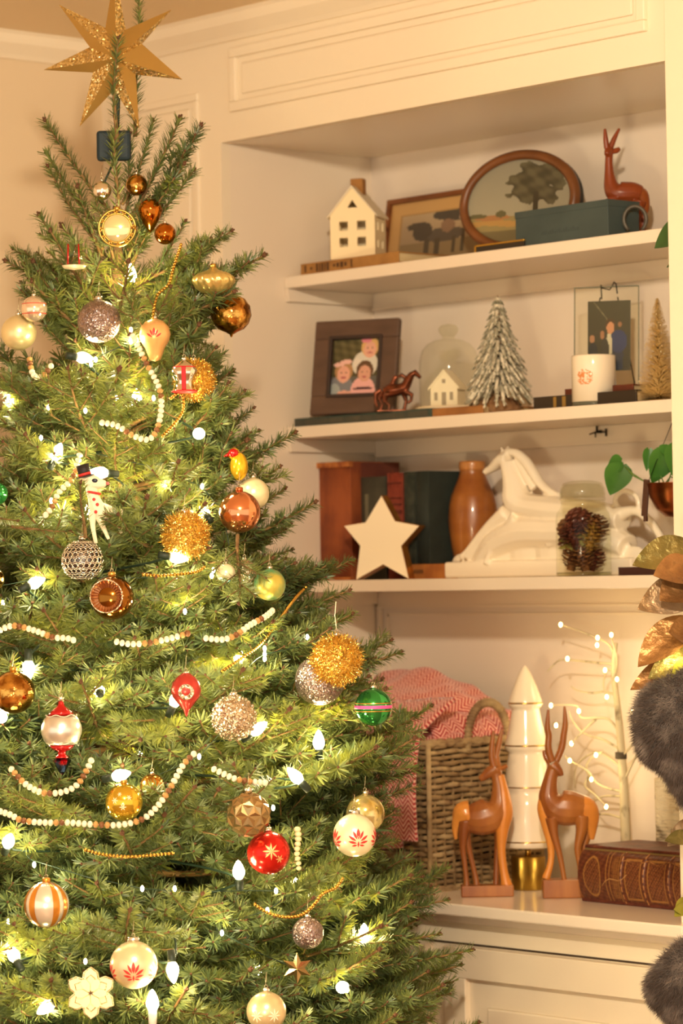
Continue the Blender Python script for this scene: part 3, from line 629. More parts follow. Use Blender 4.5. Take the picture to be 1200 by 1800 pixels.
# --- third shelf
def book_up(name, label, px0, px1, pyb, Y, z, h, dep, cover_m, cat='book', hollow=True, bands=(), band_m=None, rounded=True):
    p0, p1 = on_y(px0, pyb, Y), on_y(px1, pyb, Y); w = p1.x - p0.x
    t = thing(name, label, cat, (p0.x, Y, z)); m = MB()
    n = 6; arc = [(w * i / n, (.006 * (abs(2 * i / n - 1)) ** 2 if rounded else 0)) for i in range(n + 1)]
    v = [(x, y, 0) for x, y in arc] + [(x, y, h) for x, y in arc] + [(x, y + .004, 0) for x, y in arc] + [(x, y + .004, h) for x, y in arc]; k = n + 1
    f = [(i, i + 1, k + i + 1, k + i) for i in range(n)] + [(2 * k + i + 1, 2 * k + i, 3 * k + i, 3 * k + i + 1) for i in range(n)] + [(k + i, k + i + 1, 3 * k + i + 1, 3 * k + i) for i in range(n)] + [(i + 1, i, 2 * k + i, 2 * k + i + 1) for i in range(n)]
    m.add(v, f, 0, True); m.box((0, .004, 0), (.003, dep, h), b=.0006).box((w - .003, .004, 0), (w, dep, h), b=.0006); m.build('cover', cover_m, t)
    MB().box((.003, .007, .003), (w - .003, dep - .004, h - .003)).build('pages', mat('pages', '#d8c49a', .9), t)
    if bands:
        m = MB()
        for b in bands: m.box((w * .06, -.0012, h * b), (w * .94, .003, h * b + .0016), b=.0004)
        m.build('spine_bands', band_m or gold_leaf, t)
    return t, w
led = mat('ledger_leather', '#9a4f26', .7, col2='#7c3a1c', nscale=22, lo=.4, hi=.6, stretch=(1, 1, .5)); led2 = mat('ledger_cloth', '#5c2a1c', .8, col2='#6b3422', nscale=20)
t, w = book_up('ledger_book', 'tall worn red-brown leather ledger at left end of third shelf', 557, 616, 1000, SD + .075, Z3, .222, .128, led)
MB().box((w - .0005, .03, .002), (w + .0012, .127, .220), b=.0004).build('side_board', led2, t, label='dark maroon side board')
MB().box((-.001, -.0015, .212), (w + .001, .01, .2225), b=.001).box((-.001, -.0012, .0), (w + .001, .008, .006), b=.001).build('worn_edge', mat('worn_orange', '#bf7434', .7, col2='#8a451f', nscale=60), t, label='scuffed orange spine ends')
gg = mat('grey_green_cloth', '#4a4536', .8, col2='#3b382c', nscale=30); dg = mat('dark_green_cloth', '#1f2721', .7, col2='#262e28', nscale=30); rd = mat('red_cloth', '#8c3a26', .65, col2='#742c1c', nscale=40)
t, w = book_up('upright_book', 'grey green cloth book standing behind the star on third shelf', 630, 676, 990, SD + .10, Z3, .192, .11, gg)
MB().box((w * .3, -.001, .10), (w * .42, .003, .16)).build('spine_mark', mat('faded_mark', '#6d6650', .8), t)
book_up('upright_book', 'red book with banded spine standing behind the star', 680, 707, 990, SD + .10, Z3, .197, .11, rd, bands=(.3, .45, .62, .64, .70, .76, .90), band_m=mat('dark_band', '#4c1c12', .7))
YO = SD + .085; ob2 = mat('orange_brown_cloth', '#b87434', .75, col2='#9a5a26', nscale=25)
t, w = book_flat('flat_book', 'orange brown book lying flat under the dark green books', 712, 803, 1014, YO, Z3, .027, .13, ob2)
m = MB()
for k in range(7): m.box((w * .1 + k * .0052, -.0006, .010), (w * .1 + k * .0052 + .0028, .0005, .017))
m.build('spine_print', ink, t)
book_up('upright_book', 'narrow mottled dark green book on the orange brown book', 709, 728, 988, YO + .005, Z3 + .0272, .170, .11, mat('mottled_green', '#37382c', .8, col2='#23291f', nscale=80))
t, w = book_up('upright_book', 'wide dark green book standing next to the wooden vase', 729, 753, 988, YO + .006, Z3 + .0272, .170, .115, dg)
# vase
p = spot(833, 1012, .322); u = upx(p)
wood_v = mat('turned_wood', '#a8672c', .32, col2='#8a4c1e', nscale=9, stretch=(1, 1, 2.2), coat=.35)
t = thing('wooden_vase', 'turned brown wooden vase standing between the books and white horse', 'vase', (p.x, p.y, Z3))
pr = [(0, 0), (26, 0), (29, 6), (33, 25), (39, 55), (43, 85), (44, 105), (42, 128), (39, 142), (38.4, 144), (38, 145), (34, 155), (27, 172), (23, 182), (22, 188), (22.6, 190), (23, 204), (22, 205), (19, 204), (18, 190), (0, 188)]
MB().lathe([(r * u, z * u) for r, z in pr], 40).build('body', wood_v, t)
MB().lathe([(22.8 * u, 190 * u), (23.3 * u, 192 * u), (23.4 * u, 202 * u), (22.6 * u, 205.4 * u)], 40).build('neck_band', mat('band_wood', '#b8783c', .35, coat=.3), t, label='lighter neck band')
# star
p = spot(672, 1015, SD + .030); u = upx(p)
t = thing('star_block', 'white faced five pointed wooden star with bark brown edges on third shelf', 'star', (p.x, SD + .030, Z3), .38)
sp = [(-73, 85), (-12, 96), (-5, 148), (-1, 148), (22, 95), (72, 96), (40, 52), (48, 2), (0, 26), (-46, 0), (-38, 50)]
sp = [(-66, 96), (-28, 101), (1, 148), (24, 102), (66, 93), (34, 58), (46, 0), (2, 26), (-46, 0), (-38, 60)]
k_ = 1 / math.cos(FACE - .38); sc_ = [(x * u * k_, z * u + .0003) for x, z in sp]
cxs = sum(a for a, b in sc_) / 10; czs = sum(b for a, b in sc_) / 10
MB().prism(sc_, 0, .026).build('wood_body', mat('bark_gold', '#b0682c', .25, .7, col2='#d8943c', nscale=40), t)
MB().prism([((a - cxs) * .985 + cxs, (b - czs) * .985 + czs) for a, b in sc_], -.0012, .0005).build('white_face', mat('star_white', '#fbe9c6', .6), t)
# ceramic horse
p = spot(960, 1010, .262); u = upx(p)
t = thing('ceramic_horse', 'glossy white ceramic galloping horse statue on third shelf', 'statue', (p.x, p.y, Z3), .05)
m = MB(); HX, HZ = 960, 1010; HK = 1 / math.cos(FACE - .05)
def TT(pts, yo=0, fl=1):
    pts = smooth_path([(a, b, c, r) for a, b, c, r in pts]); m.tube([((a - HX) * u * HK, (y + yo) * u * .62, (HZ - b) * u) for a, b, y, r in pts], [r * u for *_, r in pts], 12, flat=.8)
m.box((-160 * u * HK, -22 * u, 0), (150 * u * HK, 22 * u, 30 * u), b=.004)
for c in (((815, 985), 20), ((850, 975), 30), ((890, 965), 38), ((930, 960), 45), ((975, 958), 50), ((1020, 965), 45), ((1065, 972), 38), ((1100, 985), 26), ((1125, 992), 18)):
    m.ball(((c[0][0] - HX) * u * HK, 2 * u, (HZ - c[0][1]) * u), c[1] * u, sc=(1.2, .36, 1), n=16)
TT([(1085, 915, 0, 24), (1050, 905, 0, 30), (1010, 898, 0, 31), (970, 892, 0, 32), (935, 885, -2, 30), (918, 872, -4, 34), (914, 850, -6, 28), (909, 828, -7, 22), (903, 806, -8, 18)])
TT([(850, 985, 4, 22), (880, 950, 4, 34), (925, 930, 4, 40), (980, 930, 4, 40), (1040, 935, 4, 38), (1090, 960, 4, 26)])
TT([(835, 975, 0, 16), (870, 935, 0, 22), (905, 895, 0, 26), (940, 880, 0, 26)])
TT([(905, 800, -8, 18), (892, 802, -9, 16), (879, 812, -9, 11), (868, 819, -9, 8.5), (864, 821, -9, 8)])
TT([(896, 790, -8, 6), (891, 777, -8, 2)]); TT([(903, 788, -2, 6), (900, 776, -2, 2)])
TT([(898, 786, -4, 8), (915, 790, -3, 10), (930, 805, -2, 11), (942, 825, -2, 11), (953, 845, -1, 10), (968, 860, 0, 9), (985, 868, 0, 5)])
TT([(915, 800, -2, 8), (930, 830, 0, 9), (942, 855, 0, 8)])
TT([(905, 895, -20, 20), (880, 915, -24, 13), (858, 938, -26, 9), (838, 962, -26, 7), (828, 972, -26, 8)])
TT([(925, 905, -26, 18), (905, 930, -32, 11), (890, 950, -34, 7), (878, 972, -36, 6), (874, 985, -36, 7)])
TT([(1060, 920, -22, 18), (1030, 940, -28, 10), (1000, 945, -30, 7), (975, 955, -32, 6)])
TT([(1080, 905, 0, 16), (1105, 900, 0, 10), (1128, 920, 0, 9), (1145, 950, 0, 8), (1150, 980, 0, 6)])
TT([(1080, 900, -5, 8), (1075, 878, -5, 5), (1090, 865, -5, 5), (1108, 875, -5, 5), (1112, 895, -5, 5)])
sculpt(m.build('body', mat('glazed_white', '#f2e4cc', .1, coat=.7, sss=0), t), .0022, 3)
# jar with pinecones
p = spot(1026, 1010, SD + .0); u = upx(p); R = 49 * u; YJ = SD + .051
p = spot(1026, 1010, YJ)
t = thing('glass_jar', 'clear glass lidded jar full of pinecones in front of white horse', 'jar', (p.x, YJ, Z3)); jz = 1009
pr = [(0, .001), (R * .96, .001), (R, .005), (R, 100 * u), (R * .96, 112 * u), (R * .82, 122 * u), (R * .80, 128 * u), (R * .80, 136 * u)]
MB().lathe(pr, 48, caps=False).build('body', tg, t)
MB().lathe([(R * .99, .0005), (R * 1.01, .003), (R * 1.0, .007), (R * .97, .004)], 48).lathe([(R * .80, 134 * u), (R * .84, 136 * u), (R * .84, 139 * u), (R * .80, 141 * u)], 48).build('glass_rim', tg2, t)
MB().lathe([(R * .80, 140 * u), (R * .84, 145 * u), (R * .82, 156 * u), (R * .7, 166 * u), (R * .4, 170 * u), (0, 171 * u)], 48).lathe([(R * .76, 142 * u), (R * .80, 146 * u), (R * .76, 157 * u), (R * .62, 164 * u), (0, 166 * u)], 40).build('lid', tg2, t)
cone_m = mat('pinecone', '#54301c', .7, col2='#8a5a30', nscale=60); rnd = random.Random(3)
def pinecone_mesh(L, Rr, mm):
    m = MB(); m.tube([(0, 0, 0), (0, 0, L * .5), (0, 0, L)], [Rr * .35, Rr * .45, Rr * .1], 6); n = 60
    for i in range(n):
        f = i / n; a = i * 2.4; r = Rr * math.sin(math.pi * (.12 + .85 * f)) ** .7; z = L * f
        d = Vector((math.cos(a), math.sin(a), .35)); s = Vector((-math.sin(a), math.cos(a), 0)) * r * .34; b = Vector((0, 0, z)); e = b + d * r
        q = Vector((0, 0, r * .12)); m.add([b, e - s, e + s, e + d * r * .1, e - q], [(0, 1, 4, 2), (1, 3, 4), (3, 2, 4), (0, 2, 3, 1)])
    return m.mesh('pinecone', mm)
pcm = [pinecone_mesh(.046, .021, cone_m), pinecone_mesh(.042, .021, mat('pinecone_red', '#4e2218', .6, col2='#7a3c28', nscale=60)), pinecone_mesh(.056, .017, mat('pinecone_gold', '#7a5a24', .6, col2='#b08638', nscale=60))]
for k, (dx, dy, dz, ry, c) in enumerate([(-.016, -.012, .004, .3, 0), (.014, -.010, .003, -.4, 0), (0, .014, .003, .1, 1), (-.014, .004, .036, 1.2, 1), (.016, -.008, .030, -.35, 2), (.002, -.016, .046, .6, 1), (-.012, -.014, .052, -.9, 0), (.014, .008, .054, .3, 0), (-.004, 0, .066, .1, 1), (.006, -.006, .072, 1.0, 1)]):
    o = link('pinecone', pcm[c], None, (p.x + dx * 1.15, YJ + dy * 1.15, Z3 + .006 + dz)); o.rotation_euler = (.2 * ((k % 3) - 1), ry * .6, k)
    kd = ('dark brown', 'reddish brown', 'long golden brown')[c]; tag(o, kd + ' pinecone heaped inside the lidded glass jar', 'pinecone', kd + ' pinecones in the glass jar')
for k in range(4):
    o = MB().grid(6, 2, lambda a, b: ((a - .5) * .05, .004 * math.sin(a * 9) - .0, (b - .5) * .010 * math.sin(math.pi * min(.98, a + .02)) + .003 * math.sin(a * 5))).build('dried_leaf', mat('dry_green', '#7c7430', .7), None, (p.x + (.012 if k % 2 else -.014), YJ - .020 + .004 * k, Z3 + .048 + .006 * k), FACE + .5 * (k - 1.5))
    tag(o, 'dried olive green leaf among pinecones in the jar', 'leaf', 'dried leaves in the jar')
t, w = book_flat('small_dark_box', 'small dark brown box lying right of the glass jar', 1086, 1150, 1006, SD + .03, Z3, .014, .05, mat('red_black', '#3a1c16', .5), cat='box')
# hanging copper pot with trailing plant
p = on_y(1178, 880, SD + .055); u = upx(p); R = 52 * u
copper = mat('copper', '#b0683a', .28, .95, col2='#8c4a26', nscale=30)
t = thing('copper_pot', 'copper hanging pot with strap hooked below the middle shelf', 'plant pot', (p.x + .012, p.y, p.z - 30 * u))
MB().lathe([(0, 0), (R * .35, 2 * u), (R * .68, 16 * u), (R * .88, 36 * u), (R * .96, 60 * u), (R, 61 * u), (R * .93, 60 * u), (R * .84, 38 * u), (0, 30 * u)], 36).build('bowl', copper, t)
vx = -R * .98
MB().box((-.006, -.003, -35 * u), (.006, .001, 30 * u), M=Matrix.Translation((vx * .80, -R * .62, 38 * u)) @ Matrix.Rotation(.12, 4, 'Y'), b=.001).box((-.003, -.004, -44 * u), (.003, .002, -34 * u), M=Matrix.Translation((vx * .82, -R * .62, 38 * u)), b=.001).build('strap', mat('dark_leather', '#4a2c1c', .6), t)
m = MB()
for a in (-.4, 1.7, 3.8): m.tube([(R * .95 * math.cos(a), R * .95 * math.sin(a), 60 * u), (0, 0, Z2 - .0225 - t.location.z - .004)], .0006, 5)
m.tube([(0, 0, Z2 - .0225 - t.location.z - .006), (0, 0, Z2 - .022 - t.location.z)], .002, 6); m.build('chain', wire, t)
MB().lathe([(0, 40 * u), (R * .86, 40 * u), (R * .5, 48 * u), (0, 50 * u)], 20).build('soil', mat('soil', '#2c2018', .95), t)
leaf_g = mat('pothos_leaf', '#2f5c20', .35, col2='#47772c', nscale=14); stem_g = mat('pothos_stem', '#5c7a34', .5)
def leaf_mesh(L, Wd, cup=.15, bend=.2, heart=True, nx=10, ny=6, thick=.0004):
    m = MB()
    def wf(s): return (math.sin(math.pi * s ** (.62 if heart else .85)) ** .85) if 0 < s < 1 else 0
    def fn(a, b):
        s = a; h = (b - .5) * 2; w = Wd / 2 * wf(s * .985 + .012); x = L * s - (.10 * L * abs(h) * (1 - s) if heart else 0)
        return (x, w * h, cup * w * abs(h) - bend * L * s * s)
    m.grid(nx, ny, fn); v = list(m.v); m.add([(x, y, z - thick) for x, y, z in v], [tuple(reversed(f)) for f in m.f], 0, True); return m
def put_leaf(name, mesh, parent, base, tip, facing, label=None):
    b, tp = Vector(base), Vector(tip); X = (tp - b).normalized(); Z = (Vector(facing) - X * Vector(facing).dot(X)).normalized(); Y = Z.cross(X)
    o = link(name, mesh, parent); M = Matrix((X, Y, Z)).transposed().to_4x4(); M.translation = b
    o.matrix_local = (parent.matrix_basis.inverted() @ M) if parent else M
    return o
toC = -FW
pl = thing('trailing_plant', 'green trailing vine with heart shaped leaves growing from the copper pot', 'plant', (t.location.x, t.location.y, t.location.z + 45 * u))
def at_px(px, py, Y): return on_y(px, py, Y)
Yp = p.y
for (bx, by, tx, ty, wpx, sx, sy) in ((1088, 822, 1068, 905 - 40, 34, 1148, 852), (1090, 812, 1072, 850 - 34, 22, 1148, 852), (1158, 782 + 6, 1146, 848, 36, 1160, 850), (1140, 788, 1136, 822, 14, 1154, 846), (1182, 784, 1170, 800, 22, 1170, 850), (1190, 786, 1192, 830, 26, 1176, 850)):
    pass
specs = [((1092, 818), (1074, 866), 34), ((1092, 811), (1068, 822), 22), ((1172, 792), (1148, 845), 32), ((1140, 790), (1137, 824), 14), ((1176, 784), (1172, 803), 24), ((1188, 783), (1190, 840), 30)]
m = MB()
for (b, e, wpx) in specs:
    B, E_ = at_px(*b, Yp - .01), at_px(*e, Yp - .014); Lr = (E_ - B).length
    put_leaf('leaf', leaf_mesh(Lr * 1.12, wpx * u * 1.5, bend=.08).mesh('leaf', leaf_g), pl, B, E_, toC + Vector((.2, 0, .3)))
lc = pl.location
for pts in (((1160, 852), (1130, 845), (1108, 830), (1092, 815)), ((1160, 854), (1140, 850), (1112, 836), (1090, 811)), ((1168, 852), (1160, 835), (1168, 800), (1174, 786)), ((1158, 850), (1158, 830), (1148, 812), (1141, 792)), ((1172, 852), (1180, 830), (1190, 800), (1188, 783)), ((1166, 853), (1178, 838), (1190, 842))):
    m.tube([at_px(*q, Yp - .006) - lc for q in pts], .0011, 6)
m.build('stems', stem_g, pl)
# green leaf at the right edge by the top shelf
t0 = on_d(1215, 425, 4.95)
t = thing('houseplant', 'dark green houseplant sprig reaching in at right edge by top shelf', 'plant', t0)
u = upx(t0)
MB().tube([(0, 0, 0), on_d(1200, 415, 4.95) - t0, on_d(1192, 395, 4.96) - t0], .0015, 6).tube([(0, 0, 0), on_d(1205, 455, 4.95) - t0, on_d(1196, 460, 4.95) - t0], .0013, 6).tube([(0, 0, 0), (.03, 0, -.02), on_d(1290, 475, 4.95) - t0, (on_d(1320, 700, 4.95) - t0)], .0018, 6).build('stems', stem_g, t)
lg2 = mat('deep_leaf', '#2c4a24', .3, col2='#3c5c2c', nscale=14)
for b, e, w_ in (((1212, 398), (1150, 430), 62), ((1205, 452), (1172, 466), 20), ((1200, 420), (1232, 470), 44)):
    B, E_ = on_d(*b, 4.95), on_d(*e, 4.93); put_leaf('leaf', leaf_mesh((E_ - B).length, w_ * u, bend=.12).mesh('leaf', lg2), t, B, E_, toC + Vector((0, 0, .9)))

# ------------------------------------------------------------------ things on the counter
# wicker basket, its corner towards the viewer
cn = on_z(757, 1569, ZC); u = upx(cn); BH = 262 * u
bw, bdp = .34, min(.27, BD - cn.y - .012)
t = thing('wicker_basket', 'grey brown wicker basket with loop handle holding the red blanket', 'basket', (cn.x, cn.y, ZC)); bask = t
wic = mat('willow', '#a68a60', .75, col2='#74593a', nscale=26, stretch=(1, 1, 1), lo=.3, hi=.7); wic2 = mat('willow_pale', '#b89e72', .75, col2='#86694a', nscale=30)
def ring(z, off=0, amp=0, ph=0, step=.0055, nst=.022):
    fl = .92 + .08 * z / BH; X0, X1, Y0, Y1 = -bw, 0, 0, bdp; e = (1 - fl) * .0
    per = [(X0, Y0), (X1, Y0), (X1, Y1), (X0, Y1)]; pts = []; g = .008 * (z / BH)
    seg = [((X0 - g, Y0 - g), (X1 + g, Y0 - g), (0, -1)), ((X1 + g, Y0 - g), (X1 + g, Y1 + g * .0), (1, 0)), ((X1 + g, Y1), (X0 - g, Y1), (0, 1)), ((X0 - g, Y1), (X0 - g, Y0 - g), (-1, 0))]
    d = 0
    for (a, b, nrm) in seg:
        L_ = math.dist(a, b); n = int(L_ / step)
        for k in range(n):
            f = k / n; s = d + f * L_; w = amp * math.sin(math.pi * s / nst + ph)
            pts.append((a[0] + (b[0] - a[0]) * f + nrm[0] * (w + off), a[1] + (b[1] - a[1]) * f + nrm[1] * (w + off), z))
        d += L_
    pts.append(pts[0]); return pts
rnd = random.Random(5); nrow = 26
for k in range(nrow):
    z = .006 + (BH - .012) * k / (nrow - 1)
    pts = ring(z, 0, .0034, math.pi * (k % 2)); pts = [(a, b, c + .0012 * math.sin(i * .37 + k)) for i, (a, b, c) in enumerate(pts)]
    MB().tube(pts, [.0047 + .0005 * math.sin(i * .21 + k * 2) for i in range(len(pts))], 6).build('willow_strand', wic if k % 3 else wic2, t)
stake = MB().tube([(0, 0, 0), (0, 0, BH * .5), (0, 0, BH)], .0028, 6).mesh('stake', wic)
x = -bw + .011
while x < 0: link('stake', stake, t, (x, -.002, 0)); link('stake', stake, t, (x, bdp, 0)); x += .022
y = .009
while y < bdp: link('stake', stake, t, (.004, y, 0)); link('stake', stake, t, (-bw - .004, y, 0)); y += .022
for a in ((0, 0), (0, bdp), (-bw, 0), (-bw, bdp)): MB().tube([(a[0] + (.003 if a[0] == 0 else -.003), a[1] - (.003 if a[1] == 0 else -.0), 0), (a[0] + (.010 if a[0] == 0 else -.01), a[1] - (.010 if a[1] == 0 else 0), BH)], .0048, 8).build('corner_post', wic2, t)
for z, r in ((.004, .006), (BH, .0065)):
    for ph in (0, math.pi / 2 * 2): MB().tube([(a, b, c + .003 * math.sin(i * .8 + ph)) for i, (a, b, c) in enumerate(ring(z, .003, 0))], r * .8, 6).build('rim', wic2, t)
MB().box((-bw, .002, .001), (0, bdp - .002, .006)).build('bottom', wic, t)
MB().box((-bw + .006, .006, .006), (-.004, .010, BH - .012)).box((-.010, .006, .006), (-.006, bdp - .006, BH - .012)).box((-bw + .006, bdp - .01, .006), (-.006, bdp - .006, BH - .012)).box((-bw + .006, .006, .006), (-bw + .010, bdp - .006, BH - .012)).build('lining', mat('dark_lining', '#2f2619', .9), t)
def handle(cx_, cy0, cy1, hz):
    pts = []
    for k in range(25):
        a = math.pi * k / 24; pts.append((cx_, cy0 + (cy1 - cy0) * (.5 - .5 * math.cos(a)), BH - .02 + (hz + .02) * math.sin(a) ** .7))
    m = MB(); m.tube(pts, .006, 8)
    for k in range(len(pts) * 3 - 3):
        f = k / 3; i = int(f); q = Vector(pts[i]).lerp(Vector(pts[min(i + 1, 24)]), f - i); d = (Vector(pts[min(i + 1, 24)]) - Vector(pts[i])).normalized(); s = d.orthogonal().normalized(); s2 = d.cross(s)
        if k % 2 == 0:
            rr = []; 
            for j in range(9): a = 2 * math.pi * j / 8; rr.append(q + (s * math.cos(a) + s2 * math.sin(a)) * .0068 + d * .0008 * j)
            m.tube(rr, .0018, 4)
    m.build('handle', wic2, t)
handle(.010, .085, .185, .066)
# red herringbone blanket
def herring(name):
    m = bpy.data.materials.new(name); m.use_nodes = True; nt = m.node_tree; N, L = nt.nodes, nt.links; b = N['Principled BSDF']
    uv = N.new('ShaderNodeAttribute'); uv.attribute_name = 'Flat'; sx = N.new('ShaderNodeSeparateXYZ'); L.new(uv.outputs['Vector'], sx.inputs[0])
    def M(op, a, b_=None, c=None):
        q = N.new('ShaderNodeMath'); q.operation = op
        for i, v in enumerate((a, b_, c)):
            if v is None: continue
            if isinstance(v, (int, float)): q.inputs[i].default_value = v
            else: L.new(v, q.inputs[i])
        return q.outputs[0]
    pp = M('PINGPONG', sx.outputs[0], .013); s = M('ADD', M('MULTIPLY', pp, 1.15), sx.outputs[1])
    w = M('SINE', M('MULTIPLY', s, 2 * math.pi / .0085)); n = N.new('ShaderNodeTexNoise'); n.inputs['Scale'].default_value = 420; L.new(uv.outputs['Vector'], n.inputs['Vector'])
    f = M('ADD', w, M('MULTIPLY', M('SUBTRACT', n.outputs['Fac'], .5), 2.6)); r = N.new('ShaderNodeValToRGB'); e = r.color_ramp.elements
    e[0].position = .30; e[0].color = (*lin('#ae2229'), 1); e[1].position = .8; e[1].color = (*lin('#f4bca8'), 1)
    L.new(M('MULTIPLY_ADD', f, .5, .5), r.inputs[0]); L.new(r.outputs[0], b.inputs['Base Color']); b.inputs['Roughness'].default_value = .95; b.inputs['Sheen Weight'].default_value = .3
    bp = N.new('ShaderNodeBump'); bp.inputs['Strength'].default_value = .5; bp.inputs['Distance'].default_value = .001; L.new(w, bp.inputs['Height']); L.new(bp.outputs[0], b.inputs['Normal']); return m
herr = herring('herringbone_wool')
bl_t = thing('blanket', 'red and cream herringbone wool blanket spilling over the wicker basket', 'blanket', (cn.x - .17, cn.y + .13, ZC + BH))
def cloth(name, nu, nv, fn, parent, thick=.006, sz=1):
    m = MB(); m.grid(nu, nv, fn); me = m.mesh(name, herr); n = len(me.vertices)
    a = me.attributes.new('Flat', 'FLOAT_VECTOR', 'POINT'); co = np.array(m.v).reshape(nv + 1, nu + 1, 3)
    du = np.zeros((nv + 1, nu + 1)); du[:, 1:] = np.cumsum(np.linalg.norm(np.diff(co, axis=1), axis=2), axis=1); dv = np.zeros((nv + 1, nu + 1)); dv[1:] = np.cumsum(np.linalg.norm(np.diff(co, axis=0), axis=2), axis=0)
    fl = np.stack([np.broadcast_to(du.mean(0), du.shape), np.broadcast_to(dv.mean(1)[:, None], dv.shape), np.zeros_like(du)], -1)
    a.data.foreach_set('vector', fl.astype(np.float32).ravel()); o = link(name, me, parent)
    q = o.modifiers.new('thickness', 'SOLIDIFY'); q.thickness = thick; q.offset = 0; return o
par = bl_t.location
def bp_(px, py, Y): return on_y(px, py, Y) - par
def lerp_tab(tab, f):
    f = max(0, min(.99999, f)) * (len(tab) - 1); i = int(f); k = f - i; k = k * k * (3 - 2 * k) * .5 + k * .5
    return [p + (q - p) * k for p, q in zip(tab[i], tab[i + 1])]
# mound rising out of the basket: rows from the front rim up over the top to the back
YF, YB_ = cn.y - .012, cn.y + bdp
def mound(a, b):
    # a: left to right, b: front rim to back
    x = -bw - .03 + (bw + .034) * a; h = lerp_tab([(.10,), (.125,), (.13,), (.128,), (.122,), (.112,), (.094,), (.06,), (.024,)], a)[0]
    z = BH - .01 + h * math.sin(math.pi * min(1, b * .5 + .02)) ** .6 * (1 - .35 * max(0, b - .75) * 4 * .4) + .005 * math.sin(a * 9 + b * 5) + .006 * math.sin(a * 17 - b * 9) * b + .004 * math.sin(b * 17 + a * 4)
    y = .01 + (bdp - .035) * b + .008 * math.sin(a * 7)
    return (cn.x + x - par.x, cn.y + y - par.y, ZC + z - par.z)
cloth('mound', 60, 40, mound, bl_t)
def drape(xl, xr, top, bot0, bot1, y0, amp):
    def fn(a, b):
        x = xl + (xr - xl) * a; zb = bot0 + (bot1 - bot0) * a
        if b < .22:
            k = b / .22; z = top + .060 * (1 - k) ** 1.2 + .004 * math.sin(a * 8) * (1 - k); y = y0 + .085 * (1 - k) ** 1.5
        else:
            k = (b - .22) / .78; z = (top - .002) + (zb - top) * k; y = y0 - .004 * math.sin(k * 3)
        y += amp * math.sin(a * 13 + 1) * (.3 + b) + amp * .6 * math.sin(a * 29 + b * 3)
        x += (.020 * (1 - b) ** 2 * (1 if a > .5 else 0)) * (a - .5) * 2
        return (cn.x + x - par.x, cn.y + y - par.y, ZC + z - par.z)
    return fn
cloth('hanging_fold', 46, 50, drape(-bw - .02, -.004, BH + .012, .10, .092, -.030, .003), bl_t)
cloth('hanging_fold', 40, 40, drape(-bw - .02, -.055, BH + .004, .05, .078, -.018, .003), bl_t)
def sidefold(a, b):      # soft roll resting on the right side of the rim under the handle
    ang = math.pi * (b * 1.15 - .1); r = .036 * math.sin(math.pi * (.12 + .76 * a)) ** .5 + .002 * math.sin(a * 20)
    return (cn.x - .045 + r * math.cos(ang) * 1.15 - par.x, cn.y + .03 + (bdp - .06) * a - par.y, ZC + BH + .004 + r * 1.15 * max(0, math.sin(ang)) - par.z)
cloth('side_roll', 30, 24, sidefold, bl_t)

# white ceramic tree on a brass stem
p = on_z(929, 1563, ZC); u = upx(p); 
t = thing('ceramic_tree', 'tall white ceramic tree with gold rims on a brass drum base', 'ornament', p)
def pz(py): return (1563 - py) * u
MB().lathe([(0, 0), (29.5 * u, 0), (30 * u, 1 * u), (30 * u, 57 * u), (29 * u, 58 * u), (0, 58 * u)], 48).build('base', mat('brushed_brass', '#b8923c', .28, 1, bump=.3, bscale=12, stretch=(60, 60, 1)), t)
MB().lathe([(5 * u, 57 * u), (5 * u, 74 * u)], 16).build('stem', mat('brass', '#c79a4a', .25, 1), t)
wc = mat('glossy_white', '#f3e4cb', .16, coat=.5)
pr = [(0, 1489), (44, 1489), (47, 1487), (48, 1482), (48, 1478), (46, 1472), (45, 1440), (43, 1415), (39.5, 1398), (38, 1396), (38, 1388), (40, 1384), (39, 1378), (36, 1350), (32, 1327), (31, 1322), (36.5, 1318), (38, 1312), (37.5, 1306), (33, 1290), (27, 1262), (25, 1250), (24, 1246), (28, 1243), (30, 1238), (29, 1232), (21, 1208), (11, 1185), (4, 1173), (0, 1170)]
MB().lathe([(r * u, pz(y)) for r, y in pr], 56).build('body', wc, t)
for r, y in ((47.8, 1478), (39.6, 1383), (38, 1310), (30, 1236)): MB().lathe([((r - .6) * u, pz(y + 1.6)), ((r + .5) * u, pz(y + .8)), ((r + .5) * u, pz(y - .8)), ((r - .6) * u, pz(y - 1.6))], 56).build('gold_rim', mat('gold_paint', '#caa44e', .22, 1), t)

